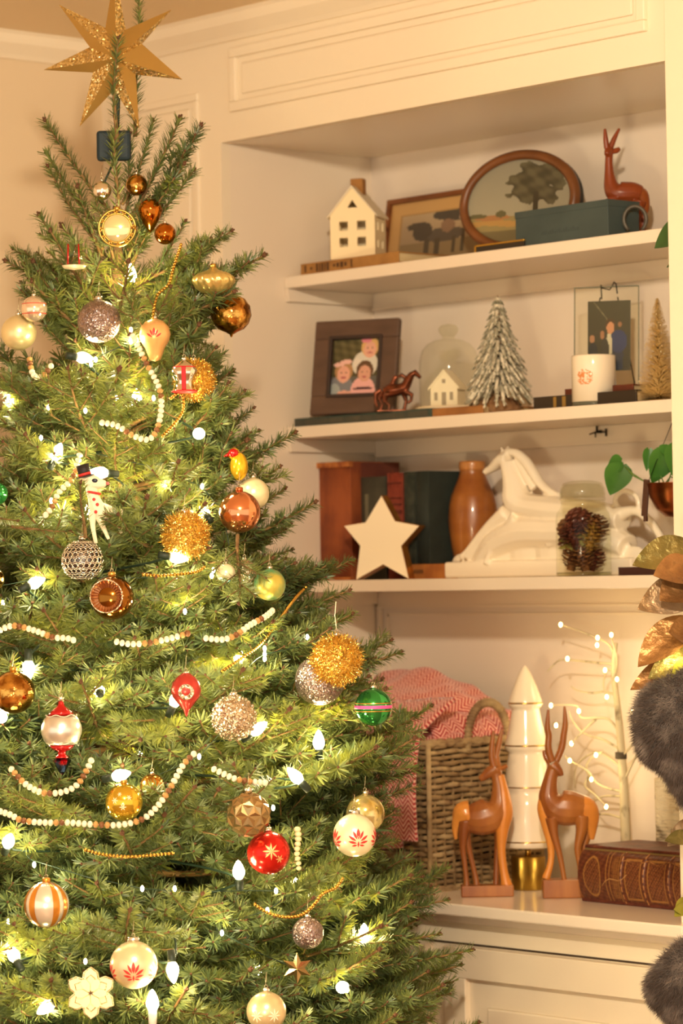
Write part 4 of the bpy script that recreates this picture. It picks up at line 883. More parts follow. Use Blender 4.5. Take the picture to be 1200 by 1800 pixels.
# old thick book lying in front
p = on_z(1013, 1585, ZC); u = upx(p); BHt = 99 * u
t = thing('thick_old_book', 'very thick worn maroon leather book with gilt panels lying on counter', 'book', p, -.04)
bL_, bD_ = .30, .145
def gilt(u_, v_):
    base = rgb('#4c2014'); c = mix(base, rgb('#6a3820'), .5 + .5 * math.sin(u_ * 90 + v_ * 31) * math.sin(v_ * 57 - u_ * 40)); g = rgb('#a8793a')
    if v_ > .93: return mix(rgb('#3c1812'), rgb('#6a3a20'), .5 + .5 * math.sin(u_ * 200))
    segs = [(.045, .205), (.375, .51), (.55, .70), (.745, .89), (.93, 1.05)]
    nz = math.sin(u_ * 300) * math.sin(v_ * 82) + .6 * math.sin(u_ * 170 + v_ * 60) * math.sin(u_ * 90 - v_ * 110)
    for k, (a, b) in enumerate(segs):
        if a < u_ < b:
            x, y = (u_ - (a + b) / 2) / (b - a) * 2, (v_ - .47) / .40
            if abs(y) > 1: break
            e = math.hypot(x * .95, y * .95) if k == 0 else max(abs(x), abs(y))
            if k == 0 and ((x / .95) ** 2 + y ** 2) > 1: break
            if .80 < (math.sqrt((x / .95) ** 2 + y * y) if k == 0 else e) < .90: return mix(c, g, .75)
            if e < .78: return mix(c, g, sm_(.12 + .38 * nz))
    for a in (.235, .262, .335): 
        if abs(u_ - a) < .0022: return mix(c, g, .8)
    if .28 < u_ < .325 and .1 < v_ < .85 and math.sin(v_ * 80) * math.cos(u_ * 900) > .1: return mix(c, g, .7)
    for a in (.355, .53, .722, .91):
        if abs(u_ - a) < .0045 and math.sin(v_ * 47 + a * 90) > -.4: return mix(c, rgb('#b98046'), .8)
    if u_ < .006 and math.sin(v_ * 23) > .3: return mix(c, rgb('#a06a3c'), .6)
    if v_ < .04: return rgb('#2e120c')
    return c
bands_u = (.355, .53, .722, .91)
def spine_pt(a, b):
    ang = (b - .5) * 2; y = .016 * ang * ang; z = BHt * b
    bump = sum(.0022 * math.exp(-((a - q) / .006) ** 2) for q in bands_u)
    if a < .02: y += .004
    return (bL_ * a, y - bump + (.012 * max(0, b - .86) / .14), z)
def colour_grid(name, nu, nv, fn, col, mm, parent, thick=0):
    m = MB(); m.grid(nu, nv, fn); me = m.mesh(name, mm); a = me.color_attributes.new('Col', 'FLOAT_COLOR', 'POINT')
    a.data.foreach_set('color', np.array([(*lin(col(i / nu, j / nv)), 1) for j in range(nv + 1) for i in range(nu + 1)], dtype=np.float32).ravel()); return link(name, me, parent)
colour_grid('spine', 330, 80, spine_pt, gilt, mat('old_leather', '#ffffff', .42, attr=True, bump=.35, bscale=160), t)
ol = mat('old_leather_plain', '#4a1d16', .5, col2='#6a3424', nscale=30, bump=.3, bscale=120)
MB().box((0, .012, 0), (bL_, bD_, .006), b=.002).box((0, .02, BHt - .006), (bL_, bD_, BHt), b=.002).build('boards', ol, t)
MB().box((.006, .016, .005), (bL_ - .006, bD_ - .006, BHt - .005)).build('pages', mat('gilt_pages', '#8f7440', .7, col2='#5c4424', nscale=4, stretch=(.1, .1, 200)), t)
m = MB(); pts = [(.060 + .010 * k, -.004 - .0 * k, .030 + .004 * k + .006 * math.sin(k)) for k in range(7)]; m.tube([(a, spine_pt(a / bL_, c / BHt)[1] - .0008, c) for a, _, c in pts], .0008, 4); m.build('torn_thread', mat('tan_thread', '#b98a54', .8), t)
m = MB(); pts = [(.073 + .0005 * k, 0, BHt * .72 + .0) for k in range(2)]
m.tube([(bL_ * (.34 + .035 * k), spine_pt(.34 + .035 * k, .80)[1] - .0008, BHt * (.76 + .035 * math.sin(k * 1.3) + .003 * k)) for k in range(14)], .0013, 4); m.build('torn_edge', mat('worn_tan', '#a8713c', .8, col2='#5a2c18', nscale=90), t)
for s_ in ((0, .0, .004), (.0, .0, BHt - .006)): pass

# lit birch twig tree
twm = mat('birch_twig', '#c4b694', .75, col2='#5e4e38', nscale=50, stretch=(1, 1, .5), lo=.55, hi=.72); YT = BD - .055
base = on_y(1103, 1530, YT); base.z = ZC; u = upx(base)
t = thing('birch_twig_tree', 'white birch twig tree with tiny warm lights standing against the back panel', 'lighted tree', base)
def tp(px, py, dy=0): return on_y(px, py, YT + dy) - t.location
def wig(m, pts, r0, r1, n=6):
    q = smooth_path([tuple(p) for p in pts], 4); m.tube(q, [r0 + (r1 - r0) * i / (len(q) - 1) for i in range(len(q))], n)
m = MB(); wig(m, [(0, 0, 0), tp(1098, 1440), tp(1096, 1380), tp(1090, 1300), tp(1086, 1250), tp(1078, 1180), tp(1082, 1130)], .0095, .0038, 8); m.build('trunk', twm, t)
for k in range(5): MB().lathe([(.0101, -.006), (.0104, 0), (.0101, .006)], 10, M=Matrix.Translation(tp(*[(1096, 1455), (1095, 1410), (1091, 1328), (1087, 1270), (1094, 1360)][k]))).build('bark_mark', mat('bark_dark', '#4a4030', .8), t) if k == 2 else None
br = [([(1090, 1318), (1060, 1300), (1040, 1295), (1020, 1285), (1005, 1265), (1000, 1250)], -.02), ([(1094, 1392), (1065, 1385), (1047, 1375), (1032, 1355), (1001, 1337), (992, 1328)], -.03),
      ([(1040, 1372), (1030, 1352), (1036, 1335), (1047, 1327), (1060, 1320)], -.03), ([(1034, 1366), (1028, 1382), (1046, 1398), (1065, 1418)], -.035),
      ([(1082, 1222), (1062, 1216), (1040, 1218), (1015, 1214), (1003, 1206)], 0), ([(1080, 1168), (1050, 1165), (1020, 1162), (997, 1160), (980, 1162), (962, 1180)], -.02),
      ([(1078, 1150), (1070, 1133), (1050, 1122), (1020, 1110), (985, 1098)], -.02), ([(1092, 1330), (1110, 1310), (1120, 1290), (1112, 1251)], -.01),
      ([(1098, 1370), (1112, 1340), (1130, 1310), (1150, 1285)], 0), ([(1090, 1290), (1070, 1265), (1045, 1262), (1022, 1262), (1017, 1250), (1012, 1240), (985, 1239), (968, 1240)], -.03),
      ([(1088, 1345), (1050, 1322), (1014, 1345), (1010, 1385)], .02), ([(1047, 1264), (1025, 1285), (1004, 1307)], -.04), ([(1096, 1440), (1070, 1432), (1040, 1432), (1015, 1440)], .01),
      ([(1096, 1400), (1060, 1400), (1040, 1412)], 0), ([(1080, 1180), (1066, 1178), (1060, 1205), (1066, 1225)], -.01), ([(1078, 1195), (1084, 1160), (1073, 1116)], -.01)]
for pts, dy in br:
    m = MB(); wig(m, [tp(x, y, dy * i / (len(pts) - 1)) for i, (x, y) in enumerate(pts)], .0026, .0011, 5); m.build('branch', twm, t)
warm = mat('warm_led', '#fff0c0', .4, emit='#ffd888', estr=14)
for x, y in ((985, 1098), (1050, 1121), (1049, 1134), (1074, 1116), (997, 1158), (1063, 1178), (1084, 1194), (1066, 1225), (968, 1240), (1017, 1250), (1112, 1251), (1004, 1307), (1047, 1327), (1001, 1337), (1039, 1370), (1065, 1418), (977, 1275)):
    MB().ball((0, 0, 0), .0030, n=10, sc=(1, 1, 1.4)).build('led_bulb', warm, t, tp(x, y, -.03))
for x, y in ((1060, 1150), (1040, 1360), (1000, 1250)): lamp('twig_light', 'POINT', on_y(x, y, YT - .05), .16, (1, .78, .42), .03)
MB().lathe([(0, 0), (.035, 0), (.036, .004), (.01, .007), (.009, .012), (0, .012)], 24).build('foot', twm, t)
# birch bark logs behind the fur
p = spot(1163, 1500, .285, ZC); u = upx(p)
bark = mat('birch_bark', '#e0cfae', .85, col2='#7c6a50', nscale=16, stretch=(1, 1, 3), lo=.56, hi=.66, bump=.6, bscale=60)
for k, (dx, dy, r, h, lb) in enumerate(((-.014, .03, .021, .185, 'slim pale birch log standing behind the fur, left one'), (.022, .0, .028, .20, 'thicker pale birch log with peeling bark at the right opening edge'))):
    o = MB().lathe([(0, 0), (r, 0), (r * 1.03, .04), (r * .97, .1), (r, h), (0, h)], 20, fn=lambda a, z: 1 + .06 * math.sin(3 * a + z * 60) + .03 * math.sin(9 * a)).build('birch_log', bark, None, (p.x + dx, p.y + dy, ZC)); tag(o, lb, 'log', 'birch logs')
    for j in range(5):
        a = -2.2 + .5 * j; MB().grid(4, 5, lambda s, q: ((r + .002 + .006 * s) * math.cos(a + .35 * s), (r + .002 + .006 * s) * math.sin(a + .35 * s), .03 + .03 * j + .028 * q + .003 * math.sin(s * 7))).build('bark_curl', bark, o)

# ------------------------------------------------------------------ gold magnolia leaves and fur at the right edge
gl = [mat('leaf_bronze', '#7c5430', .4, .6, col2='#a87c4c', nscale=18, bump=.3, bscale=50), mat('leaf_gold', '#94824a', .38, .6, col2='#6e6434', nscale=16, bump=.3, bscale=50),
      mat('leaf_rose', '#c4a888', .4, .6, col2='#94744e', nscale=16, bump=.3, bscale=50), mat('leaf_green_gold', '#8a8830', .4, .4, col2='#a09838', nscale=14)]
DG = 4.62
g0 = on_d(1225, 1100, DG + .03); t = thing('magnolia_garland', 'metallic gold and bronze magnolia leaf garland hanging at the right edge', 'garland', g0); u = upx(g0)
stem = MB(); stem.tube([on_d(x, y, DG + .03) - g0 for x, y in ((1262, 880), (1236, 960), (1222, 1050), (1216, 1150), (1226, 1260), (1222, 1400), (1216, 1500), (1212, 1620), (1216, 1720), (1214, 1830))], .004, 8); stem.build('stem', mat('brown_twig', '#4c3420', .8), t)
for b, e, w_, c, dd in (((1222, 960), (1113, 990), 58, 1, -.01), ((1228, 1000), (1150, 1008), 60, 0, -.03), ((1226, 1030), (1122, 1068), 62, 2, -.005), ((1230, 1020), (1160, 1052), 66, 0, -.03), ((1215, 1085), (1120, 1168), 60, 0, -.01), ((1228, 1120), (1178, 1110), 60, 0, -.03),
                        ((1226, 1140), (1140, 1190), 46, 1, -.02), ((1216, 1160), (1108, 1208), 48, 0, -.0), ((1230, 1170), (1180, 1200), 50, 3, -.035), ((1218, 1470), (1170, 1462 + 14), 26, 1, -.01), ((1222, 1440), (1174, 1486), 30, 2, -.0),
                        ((1212, 1580), (1187, 1610), 26, 3, -.0), ((1214, 1600), (1186, 1598), 22, 3, .0), ((1214, 1800), (1180, 1788), 36, 3, -.01), ((1240, 930), (1205, 905), 40, 0, 0), ((1216, 1560), (1240, 1600), 40, 1, 0), ((1226, 1230), (1260, 1300), 50, 1, 0), ((1236, 960), (1290, 990), 60, 0, 0)):
    B, E_ = on_d(b[0], b[1], DG + .02 + dd), on_d(e[0], e[1], DG - .01 + dd); L_ = (E_ - B).length
    put_leaf('leaf', leaf_mesh(L_, w_ * u * 1.15, cup=.22, bend=.06, heart=False, nx=12, thick=.0006).mesh('leaf', gl[c]), t, B, E_, toC + Vector((.3 * (c - 1), 0, .5)))
lamp('leaf_light', 'POINT', on_d(1196, 1150, DG - .035), .15, (1, .85, .35), .006)
o = MB().ball((0, 0, 0), .0035, n=8, sc=(1, 1, 1.6)).build('mini_bulb', warm, None, on_d(1212, 1140, DG - .04)); tag(o, 'tiny lit warm bulb tucked among the gold magnolia leaves', 'light')
fur_m = mat('fur', '#46362f', .8, col2='#94847a', nscale=30, lo=.45, hi=.75, sheen=.3)
fur_c = mat('fur_core', '#3a2e2b', .95, col2='#5e504a', nscale=20)
def fur(name, label, poly, dep, th, seed, n):
    c0 = on_d(sum(a for a, b in poly) / len(poly), sum(b for a, b in poly) / len(poly), dep); t = thing(name, label, 'fur trim', c0); u = upx(c0); rnd = random.Random(seed)
    cx_ = sum(a for a, b in poly) / len(poly); cy_ = sum(b for a, b in poly) / len(poly); m = MB(); v = []; rings = 10
    q = smooth_path([(a - cx_, cy_ - b, 0) for a, b in poly + poly[:1]], 5)[:-1]; K = len(q)
    ex, ey, ez = RT, FW, UP
    def P(i, a): 
        s = math.sin(math.pi * i / rings); h = math.cos(math.pi * i / rings); x, z, _ = q[a % K]; return ex * (x * s ** .55 * u) + ez * (z * s ** .55 * u) - ey * (h * th)
    for i in range(rings + 1):
        for a in range(K): v.append(P(max(.001, min(rings - .001, i)), a))
    m.add(v, [(i * K + a, i * K + (a + 1) % K, (i + 1) * K + (a + 1) % K, (i + 1) * K + a) for i in range(rings) for a in range(K)], 0, True); m.build('body', fur_c, t)
    m = MB()
    for k in range(n):
        i = rnd.uniform(.02, .62) * rings; a = rnd.uniform(0, K - 1); a0 = int(a); f = a - a0; p = P(i, a0).lerp(P(i, a0 + 1), f); nrm = (p - ey * (-.3 * th)).normalized()
        d = (nrm * .7 - UP * .55 + Vector((rnd.gauss(0, .35), rnd.gauss(0, .35), rnd.gauss(0, .35)))).normalized(); l = rnd.uniform(.009, .019); s = d.orthogonal().normalized() * .0006
        s = (Matrix.Rotation(rnd.random() * 3.14, 3, d) @ s); e = p + d * l - UP * .002; m.add([p - s, p + s, e], [(0, 1, 2)])
    m.build('pile', fur_m, t, kind='stuff')
fur('faux_fur', 'upper dark grey-brown faux fur piece hanging among gold leaves', [(1118, 1260), (1135, 1215), (1180, 1190), (1240, 1160), (1320, 1190), (1330, 1300), (1300, 1400), (1240, 1450), (1200, 1410), (1165, 1350), (1130, 1320)], DG - .03, .045, 2, 26000)
fur('faux_fur', 'lower grey faux fur piece hanging at the bottom right corner', [(1140, 1735), (1150, 1705), (1200, 1655), (1260, 1650), (1310, 1700), (1300, 1770), (1240, 1800), (1190, 1795), (1155, 1765)], DG - .03, .035, 3, 15000)

# ------------------------------------------------------------------ the Christmas tree
TD = 4.88; TPX = 212
TB = on_d(TPX, 900, TD)
def trunk_x(z): return TB.x, TB.y
def z_at(py): return on_d(TPX, py, TD).z
rad_tab = [(200, .03), (300, .085), (400, .15), (500, .175), (600, .185), (700, .22), (800, .255), (900, .285), (1000, .34), (1100, .42), (1200, .455), (1300, .49), (1500, .54), (1700, .585), (2200, .66)]
def rad_at(py):
    for (a, r), (b, q) in zip(rad_tab, rad_tab[1:]):
        if a <= py <= b: return r + (q - r) * (py - a) / (b - a)
    return .03 if py < 200 else .66
SX = TD / F_PX
def front(px, py, k=.93):
    """point on the tree's outer surface that faces the viewer"""
    lx = (px - TPX) * SX; r = rad_at(py) * k; return on_d(px, py, TD - math.sqrt(max(r * r - lx * lx, (.25 * r) ** 2)))
tree = thing('christmas_tree', 'large fresh fir christmas tree decorated with lights and vintage ornaments', 'christmas tree', (TB.x, TB.y, 0)); TP = Vector((TB.x, TB.y, 0))
wood_t = mat('fir_bark', '#6a4e32', .9, col2='#4a3624', nscale=40, bump=.5, bscale=90)
twig_m = mat('fir_twig', '#8c6c40', .85, col2='#6a4c2c', nscale=60); bud_m = mat('fir_bud', '#5c3a22', .8)
def needle_mat(name, top, lowc, tipc):
    m = bpy.data.materials.new(name); m.use_nodes = True; nt = m.node_tree; N, L = nt.nodes, nt.links; b = N['Principled BSDF']
    g = N.new('ShaderNodeNewGeometry'); o = N.new('ShaderNodeObjectInfo'); r = N.new('ShaderNodeValToRGB'); e = r.color_ramp.elements
    e[0].color = (*lin(lowc), 1); e[1].color = (*lin(tipc), 1); e[1].position = .95; x = e.new(.5); x.color = (*lin(top), 1)
    ad = N.new('ShaderNodeMath'); ad.operation = 'MULTIPLY_ADD'; ad.inputs[1].default_value = .35
    L.new(o.outputs['Random'], ad.inputs[0]); mu = N.new('ShaderNodeMath'); mu.operation = 'MULTIPLY'; mu.inputs[1].default_value = .65; L.new(g.outputs['Random Per Island'], mu.inputs[0]); L.new(mu.outputs[0], ad.inputs[2])
    L.new(ad.outputs[0], r.inputs[0]); L.new(r.outputs[0], b.inputs['Base Color']); b.inputs['Roughness'].default_value = .42; b.inputs['Specular IOR Level'].default_value = .5
    t_ = N.new('ShaderNodeBsdfTranslucent'); t_.inputs[0].default_value = (*lin('#a8a838'), 1); mx = N.new('ShaderNodeMixShader'); mx.inputs[0].default_value = .25
    L.new(b.outputs[0], mx.inputs[1]); L.new(t_.outputs[0], mx.inputs[2]); L.new(mx.outputs[0], N['Material Output'].inputs[0]); return m
ndl = needle_mat('fir_needle', '#5a6c40', '#3e523c', '#98a05c')
rs = np.random.RandomState(11)
ROUND = [.55, .28]
def needles_on(p0, p1, out, dens=1450, ln=.0195, both=True):
    L_ = np.linalg.norm(p1 - p0)
    if L_ < 1e-4: return
    t = (p1 - p0) / L_; a = np.array([0, 0, 1.]) if abs(t[2]) < .85 else np.array([1., 0, 0]); u_ = np.cross(t, a); u_ /= np.linalg.norm(u_); v_ = np.cross(u_, t)
    n = max(4, int(L_ * dens)); s = (np.arange(n) + rs.rand(n)) / n
    ph = rs.rand(n) * 2 * np.pi; # bias to the sides and up
    rad = np.cos(ph)[:, None] * u_ + (np.sin(ph) * ROUND[0] + ROUND[1])[:, None] * v_; rad /= np.linalg.norm(rad, axis=1)[:, None]
    an = np.radians(rs.uniform(46, 64, n)); d = np.cos(an)[:, None] * t + np.sin(an)[:, None] * rad
    l = ln * rs.uniform(.82, 1.1, n) * (1 - .35 * np.abs(s - .45)); b = p0 + s[:, None] * (p1 - p0) + rad * .0012
    w = np.cross(d, rad); w /= (np.linalg.norm(w, axis=1)[:, None] + 1e-9); w *= .00105
    m_ = b + d * (l * .55)[:, None]; e = b + d * l[:, None] + rad * (l * .08)[:, None]
    out.append(np.stack([b - w * .6, m_ - w, e - w * .35, e + w * .35, m_ + w, b + w * .6], 1))
def branch_mesh(L_, seed, lat=1.0, sag=.10, start=.22, dens=1450, spread=46, ln=.0195, bare=False):
    r = random.Random(seed); wood = MB(); out = []
    def axis(f): return np.array([L_ * f, .02 * L_ * math.sin(f * 5 + seed), -sag * L_ * 4 * f * (1 - f) * .6])
    n = 12; P = [axis(i / n) for i in range(n + 1)]; r0 = .0022 + .006 * L_
    wood.tube(P, [r0 * (1 - .8 * i / n) + .0006 for i in range(n + 1)], 6)
    for i in range(n):
        if (i + .5) / n > start * .7: needles_on(P[i], P[i + 1], out, dens * (1 if i / n > .3 else .5), ln)
    def bud(p, d, big=False): wood.ball(tuple(p + d * .002), .0034 if big else .0019, 1, 6, (1, 1, 1)); [wood.ball(tuple(p + d * .004 + np.array(q_)), .0017, 1, 5) for q_ in ((.002, .002, 0), (-.002, -.002, 0), (0, .001, .0025))] if big else None
    bud(P[-1], (P[-1] - P[-2]) / np.linalg.norm(P[-1] - P[-2]), True)
    def side(p, d, ln2, level, up):
        k = 5; q = [p]; dd = d.copy()
        for j in range(k): dd = dd + np.array([.03, 0, up * .05]) + np.array([r.gauss(0, .03) for _ in range(3)]); dd /= np.linalg.norm(dd); q.append(q[-1] + dd * ln2 / k)
        wood.tube(q, [.0021 * (1 - .55 * j / k) for j in range(k + 1)], 4)
        for j in range(k): needles_on(q[j], q[j + 1], out, dens, ln)
        bud(q[-1], dd)
        if level < 2 and ln2 > .085:
            m_ = int(ln2 / .042)
            for j in range(m_):
                f = .3 + .6 * (j + .5) / m_; i = int(f * k); g = f * k - i; b = q[i] * (1 - g) + q[i + 1] * g; sg = 1 if j % 2 else -1
                ax = (q[min(i + 1, k)] - q[i]); ax /= np.linalg.norm(ax); pl_ = np.array([-ax[1], ax[0], 0]); pl_ /= (np.linalg.norm(pl_) + 1e-9)
                side(b, ax * math.cos(.8) + pl_ * sg * math.sin(.8) + np.array([0, 0, r.uniform(-.1, .2)]), max(.025, (ln2 * (1 - f) * .7) + .012), level + 1, up)
    if lat > 0:
        k = max(2, int(L_ / .034)); 
        for j in range(k):
            f = start + (.90 - start) * (j + r.uniform(.2, .8)) / k; i = int(f * n); g = f * n - i; b = P[i] * (1 - g) + P[i + 1] * g; sg = 1 if j % 2 else -1; a = math.radians(spread + r.uniform(-8, 8))
            side(b, np.array([math.cos(a), sg * math.sin(a), r.uniform(-.12, .28)]), lat * (L_ * (1 - f) * .62 + .022) * r.uniform(.8, 1.1), 1, r.uniform(0, 1))
    A = np.concatenate(out); N_ = len(A); me = bpy.data.meshes.new('needles'); me.vertices.add(N_ * 6); me.vertices.foreach_set('co', A.reshape(-1).astype(np.float32))
    me.loops.add(N_ * 8); me.polygons.add(N_ * 2); base = (np.arange(N_) * 6)[:, None]; idx = (base + np.array([0, 1, 4, 5, 1, 2, 3, 4])[None]).reshape(-1)
    me.loops.foreach_set('vertex_index', idx.astype(np.int32)); me.polygons.foreach_set('loop_start', np.arange(0, N_ * 8, 4, dtype=np.int32)); me.materials.append(ndl); me.update(calc_edges=True)
    return wood.mesh('branch', [twig_m, bud_m]), me
VAR = {}
ROUND[:] = [1.0, .12]; VAR['tip'] = [(.10, *branch_mesh(.10, sd, lat=0, sag=.02, start=.0, dens=1900)) for sd in (1, 2)]
VAR['rm'] = [(.30, *branch_mesh(.30, sd, lat=.36, sag=.07, start=.25, dens=1650)) for sd in (31, 32, 33)]; VAR['rl'] = [(.42, *branch_mesh(.42, sd, lat=.42, sag=.08, start=.3, dens=1600)) for sd in (34, 35, 36)]; VAR['rx'] = [(.55, *branch_mesh(.55, sd, lat=.46, sag=.08, start=.35, dens=1550)) for sd in (37, 38, 39)]; ROUND[:] = [.6, .25]
for key, L_, seeds, kw in (('s', .17, (3, 4, 5), dict(lat=.8, sag=.05, start=.15)), ('m', .28, (6, 7, 8), dict(lat=1., sag=.10)), ('l', .42, (9, 10, 11), dict(lat=1., sag=.13, start=.25)), ('x', .56, (12, 13, 14), dict(lat=1., sag=.14, start=.28))):
    VAR[key] = [(L_, *branch_mesh(L_, sd, **kw)) for sd in seeds]
ROUND[:] = [1.0, .12]
VAR['rod'] = [(.17, *branch_mesh(.17, sd, lat=0, sag=.03, start=.0, dens=1900)) for sd in (21, 22)]
VAR['r'] = [(.20, *branch_mesh(.20, sd, lat=.55, sag=.05, start=.3, dens=1700)) for sd in (24, 25)]
ROUND[:] = [.55, .28]
NB = [0]
def put_branch(base, tip, key, roll=0, i=None):
    L0, wm, nm = VAR[key][(NB[0] if i is None else i) % len(VAR[key])]; NB[0] += 1
    b, tp_ = Vector(base), Vector(tip); X = tp_ - b
    if X.length < .125 and key != 'tip': return put_branch(base, tip, 'tip', roll, i)
    sc = X.length / L0; X.normalize()
    up = Vector((0, 0, 1)); Y = up.cross(X)
    if Y.length < .15: Y = (RT * 1.0).copy(); Y = (Y - X * Y.dot(X))
    Y.normalize(); Z = X.cross(Y); R_ = Matrix.Rotation(roll, 3, X); Y, Z = R_ @ Y, R_ @ Z
    M = Matrix((X, Y, Z)).transposed().to_4x4() @ Matrix.Scale(sc, 4); M.translation = b - TP
    o = bpy.data.objects.new('branch', wm); COL.objects.link(o); o.parent = tree; o.matrix_local = M
    n = bpy.data.objects.new('needles', nm); COL.objects.link(n); n.parent = o; n['kind'] = 'stuff'; return o
# trunk
tz = [(-1, 0, .045), (0, z_at(1700), .034), (1, z_at(900), .022), (2, z_at(560), .013), (3, z_at(400), .009), (4, z_at(360), .005)]
MB().tube([(0, 0, z) for _, z, _ in tz], [r for *_, r in tz], 12).build('trunk', wood_t, tree)
MB().lathe([(0, 0), (.2, 0), (.21, .02), (.08, .06), (.075, .16), (.06, .16), (0, .05)], 24).build('stand', mat('stand_green', '#2c4a2c', .5), tree)

# ornaments are registered first so that branches can keep clear of them
ORN = []
def orn_pos(px, py, r, k=.97, dd=0):
    p = front(px, py, k); p = on_d(px, py, depth(p) + dd); ORN.append((px, py, r, depth(p))); return p, upx(p)
chrome = mat('silver_cap', '#d8d2c4', .25, 1); goldcap = mat('gold_cap', '#c9a050', .3, 1); hookm = mat('wire_hook', '#b8a888', .35, 1)
def base_orn(name, label, px, py, r, k=.97, dd=0, cap=chrome, hook=True, top=1.0, group=None, caps=1.0):
    p, u = orn_pos(px, py, r, k, dd); t = thing(name, label, 'ornament', p, FACE, group); R_ = r * u
    if cap:
        MB().lathe([(R_ * .17 * caps, R_ * top * .96), (R_ * .17 * caps, R_ * (top + .14)), (R_ * .13 * caps, R_ * (top + .18)), (0, R_ * (top + .18))], 12, fn=lambda a, z: 1 + .05 * math.cos(8 * a)).build('cap', cap, t)
        if hook: MB().tube([(.0022 * math.sin(a), 0, R_ * (top + .18) + .0022 - .0022 * math.cos(a)) for a in [k_ * .55 for k_ in range(11)]] + [(0, 0, R_ * (top + .18) + .010), (.001, .002, R_ * (top + .18) + .022)], .0005, 5).build('hook', hookm, t)
    return t, R_, u
def ball_orn(name, label, px, py, r, m, prof=None, **kw):
    t, R_, u = base_orn(name, label, px, py, r, **kw)
    if prof: o = MB().lathe([(a * R_, b * R_) for a, b in prof], 36).build('body', m, t)
    else: o = MB().ball((0, 0, 0), R_, n=36).build('ball', m, t)
    return t, R_, u
M_ = mat
gold_merc = M_('mercury_gold', '#d4a050', .13, 1, col2='#8c5a26', nscale=55, lo=.42, hi=.6, bump=.15, bscale=120); amber = M_('amber_gloss', '#d08a34', .1, 1, col2='#a85c1c', nscale=25)
champ = M_('champagne_matte', '#e0cc98', .35, .55); copper_b = M_('copper_gloss', '#e09468', .12, .95); pearl = M_('pearl', '#ecdcb0', .32, .35); cream_b = M_('cream_satin', '#efdfb8', .3, .25, coat=.3)
silver = M_('silver_gloss', '#e4dcd0', .1, 1); red_g = M_('red_gloss', '#c01c1c', .14, .6, coat=.4); redm = M_('red_paint', '#c8322c', .5); green_g = M_('green_gloss', '#3e9c50', .1, .85); tinsel = glitter('gold_tinsel', '#c8901c', '#ffdf80', 520, .3)
gl_grey = glitter('mauve_glitter', '#7c6866', '#b8a49c', 620, .3); gl_gold = glitter('gold_glitter', '#c09030', '#f0cc70', 900, .35); gl_silv = glitter('silver_glitter', '#a89070', '#f4e4cc', 520, .25)
star_gl = glitter('star_glitter', '#c09a50', '#ffeab0', 420, .25)
def fuzzy(t, R_, n, m, seed, ln=.12, w=.0006):
    rr = random.Random(seed); mb = MB()
    for i in range(n):
        z = 1 - 2 * (i + .5) / n; a = i * 2.39996; s_ = math.sqrt(1 - z * z); d = Vector((s_ * math.cos(a), s_ * math.sin(a), z)); b = d * R_ * .93
        e = d * R_ * (1 + rr.uniform(0, ln)) + Vector((rr.gauss(0, .1), rr.gauss(0, .1), rr.gauss(0, .1))) * R_; s = d.orthogonal().normalized(); s = Matrix.Rotation(rr.random() * 6.28, 3, d) @ s * w
        mb.add([b - s, b + s, e + s, e - s], [(0, 1, 2, 3)])
    mb.build('tinsel_strands', m, t, kind='stuff')
def sph_patch(name, t, R_, a, el, shapes, m, sc):
    """flat printed motif lifted 0.2 mm off the ball; shapes are polygons in local motif units"""
    mb = MB()
    for poly in shapes:
        v = []
        for x, y in poly:
            aa, ee = a + x * sc, el + y * sc; v.append((R_ * 1.004 * math.cos(ee) * math.cos(aa), R_ * 1.004 * math.cos(ee) * math.sin(aa), R_ * 1.004 * math.sin(ee)))
        c = [sum(q[i] for q in v) / len(v) for i in range(3)]; l = math.sqrt(sum(q * q for q in c)); c = [q / l * R_ * 1.006 for q in c]
        mb.add(v + [c], [(i, (i + 1) % len(v), len(v)) for i in range(len(v))])
    return mb.build(name, m, t)
def petal(x, y, ang, l, w):
    return [(x + l * f * math.cos(ang) - w * math.sin(math.pi * f) * s * math.sin(ang), y + l * f * math.sin(ang) + w * math.sin(math.pi * f) * s * math.cos(ang)) for f, s in ((0, 0), (.25, 1), (.5, 1), (.75, 1), (1, 0), (.75, -1), (.5, -1), (.25, -1))]
tulip = [petal(0, -.2, math.pi / 2, 1.0, .17)] + [petal(s * .12, -.2, math.pi / 2 - s * .45, .85, .12) for s in (1, -1)] + [petal(s * .2, -.35, math.pi / 2 - s * .95, .85, .12) for s in (1, -1)] + [petal(s * .15, -.55, math.pi / 2 - s * 1.35, .8, .12) for s in (1, -1)] + [petal(s * .1, -.72, math.pi / 2 - s * 1.75, .55, .10) for s in (1, -1)] + [petal(0, -.95, math.pi / 2, .6, .09)]
vaz = -math.pi / 2            # the viewer's side in a thing turned by FACE

# star topper
STD = TD + .035
p = on_d(206, 108, STD); u = upx(p); t = thing('star_topper', 'gold glittered seven pointed star topper at the very top of the tree', 'star', p, FACE)
pts = [(76, 121), (105, 6), (204, -52), (303, 18), (320, 142), (243, 228), (138, 222)]; inn = [(158, 82), (186, 48), (222, 52), (250, 78), (238, 132), (200, 158), (163, 127)]
ring_ = []
for a, b in zip(pts, inn): ring_ += [a, b]
v = [((x - 206) * u, 0, (108 - y) * u) for x, y in ring_] + [(0, -.028, 0), (0, .028, 0)]; n = len(ring_)
MB().add(v, [(i, n, (i + 1) % n) for i in range(0, n, 2)] + [((i + 1) % n, n + 1, i) for i in range(0, n, 2)]).add(v, [(i, n, (i + 1) % n) for i in range(1, n, 2)] + [((i + 1) % n, n + 1, i) for i in range(1, n, 2)], 1).build('faceted_body', [star_gl, M_('star_matte', '#b08a48', .5, .6)], t)
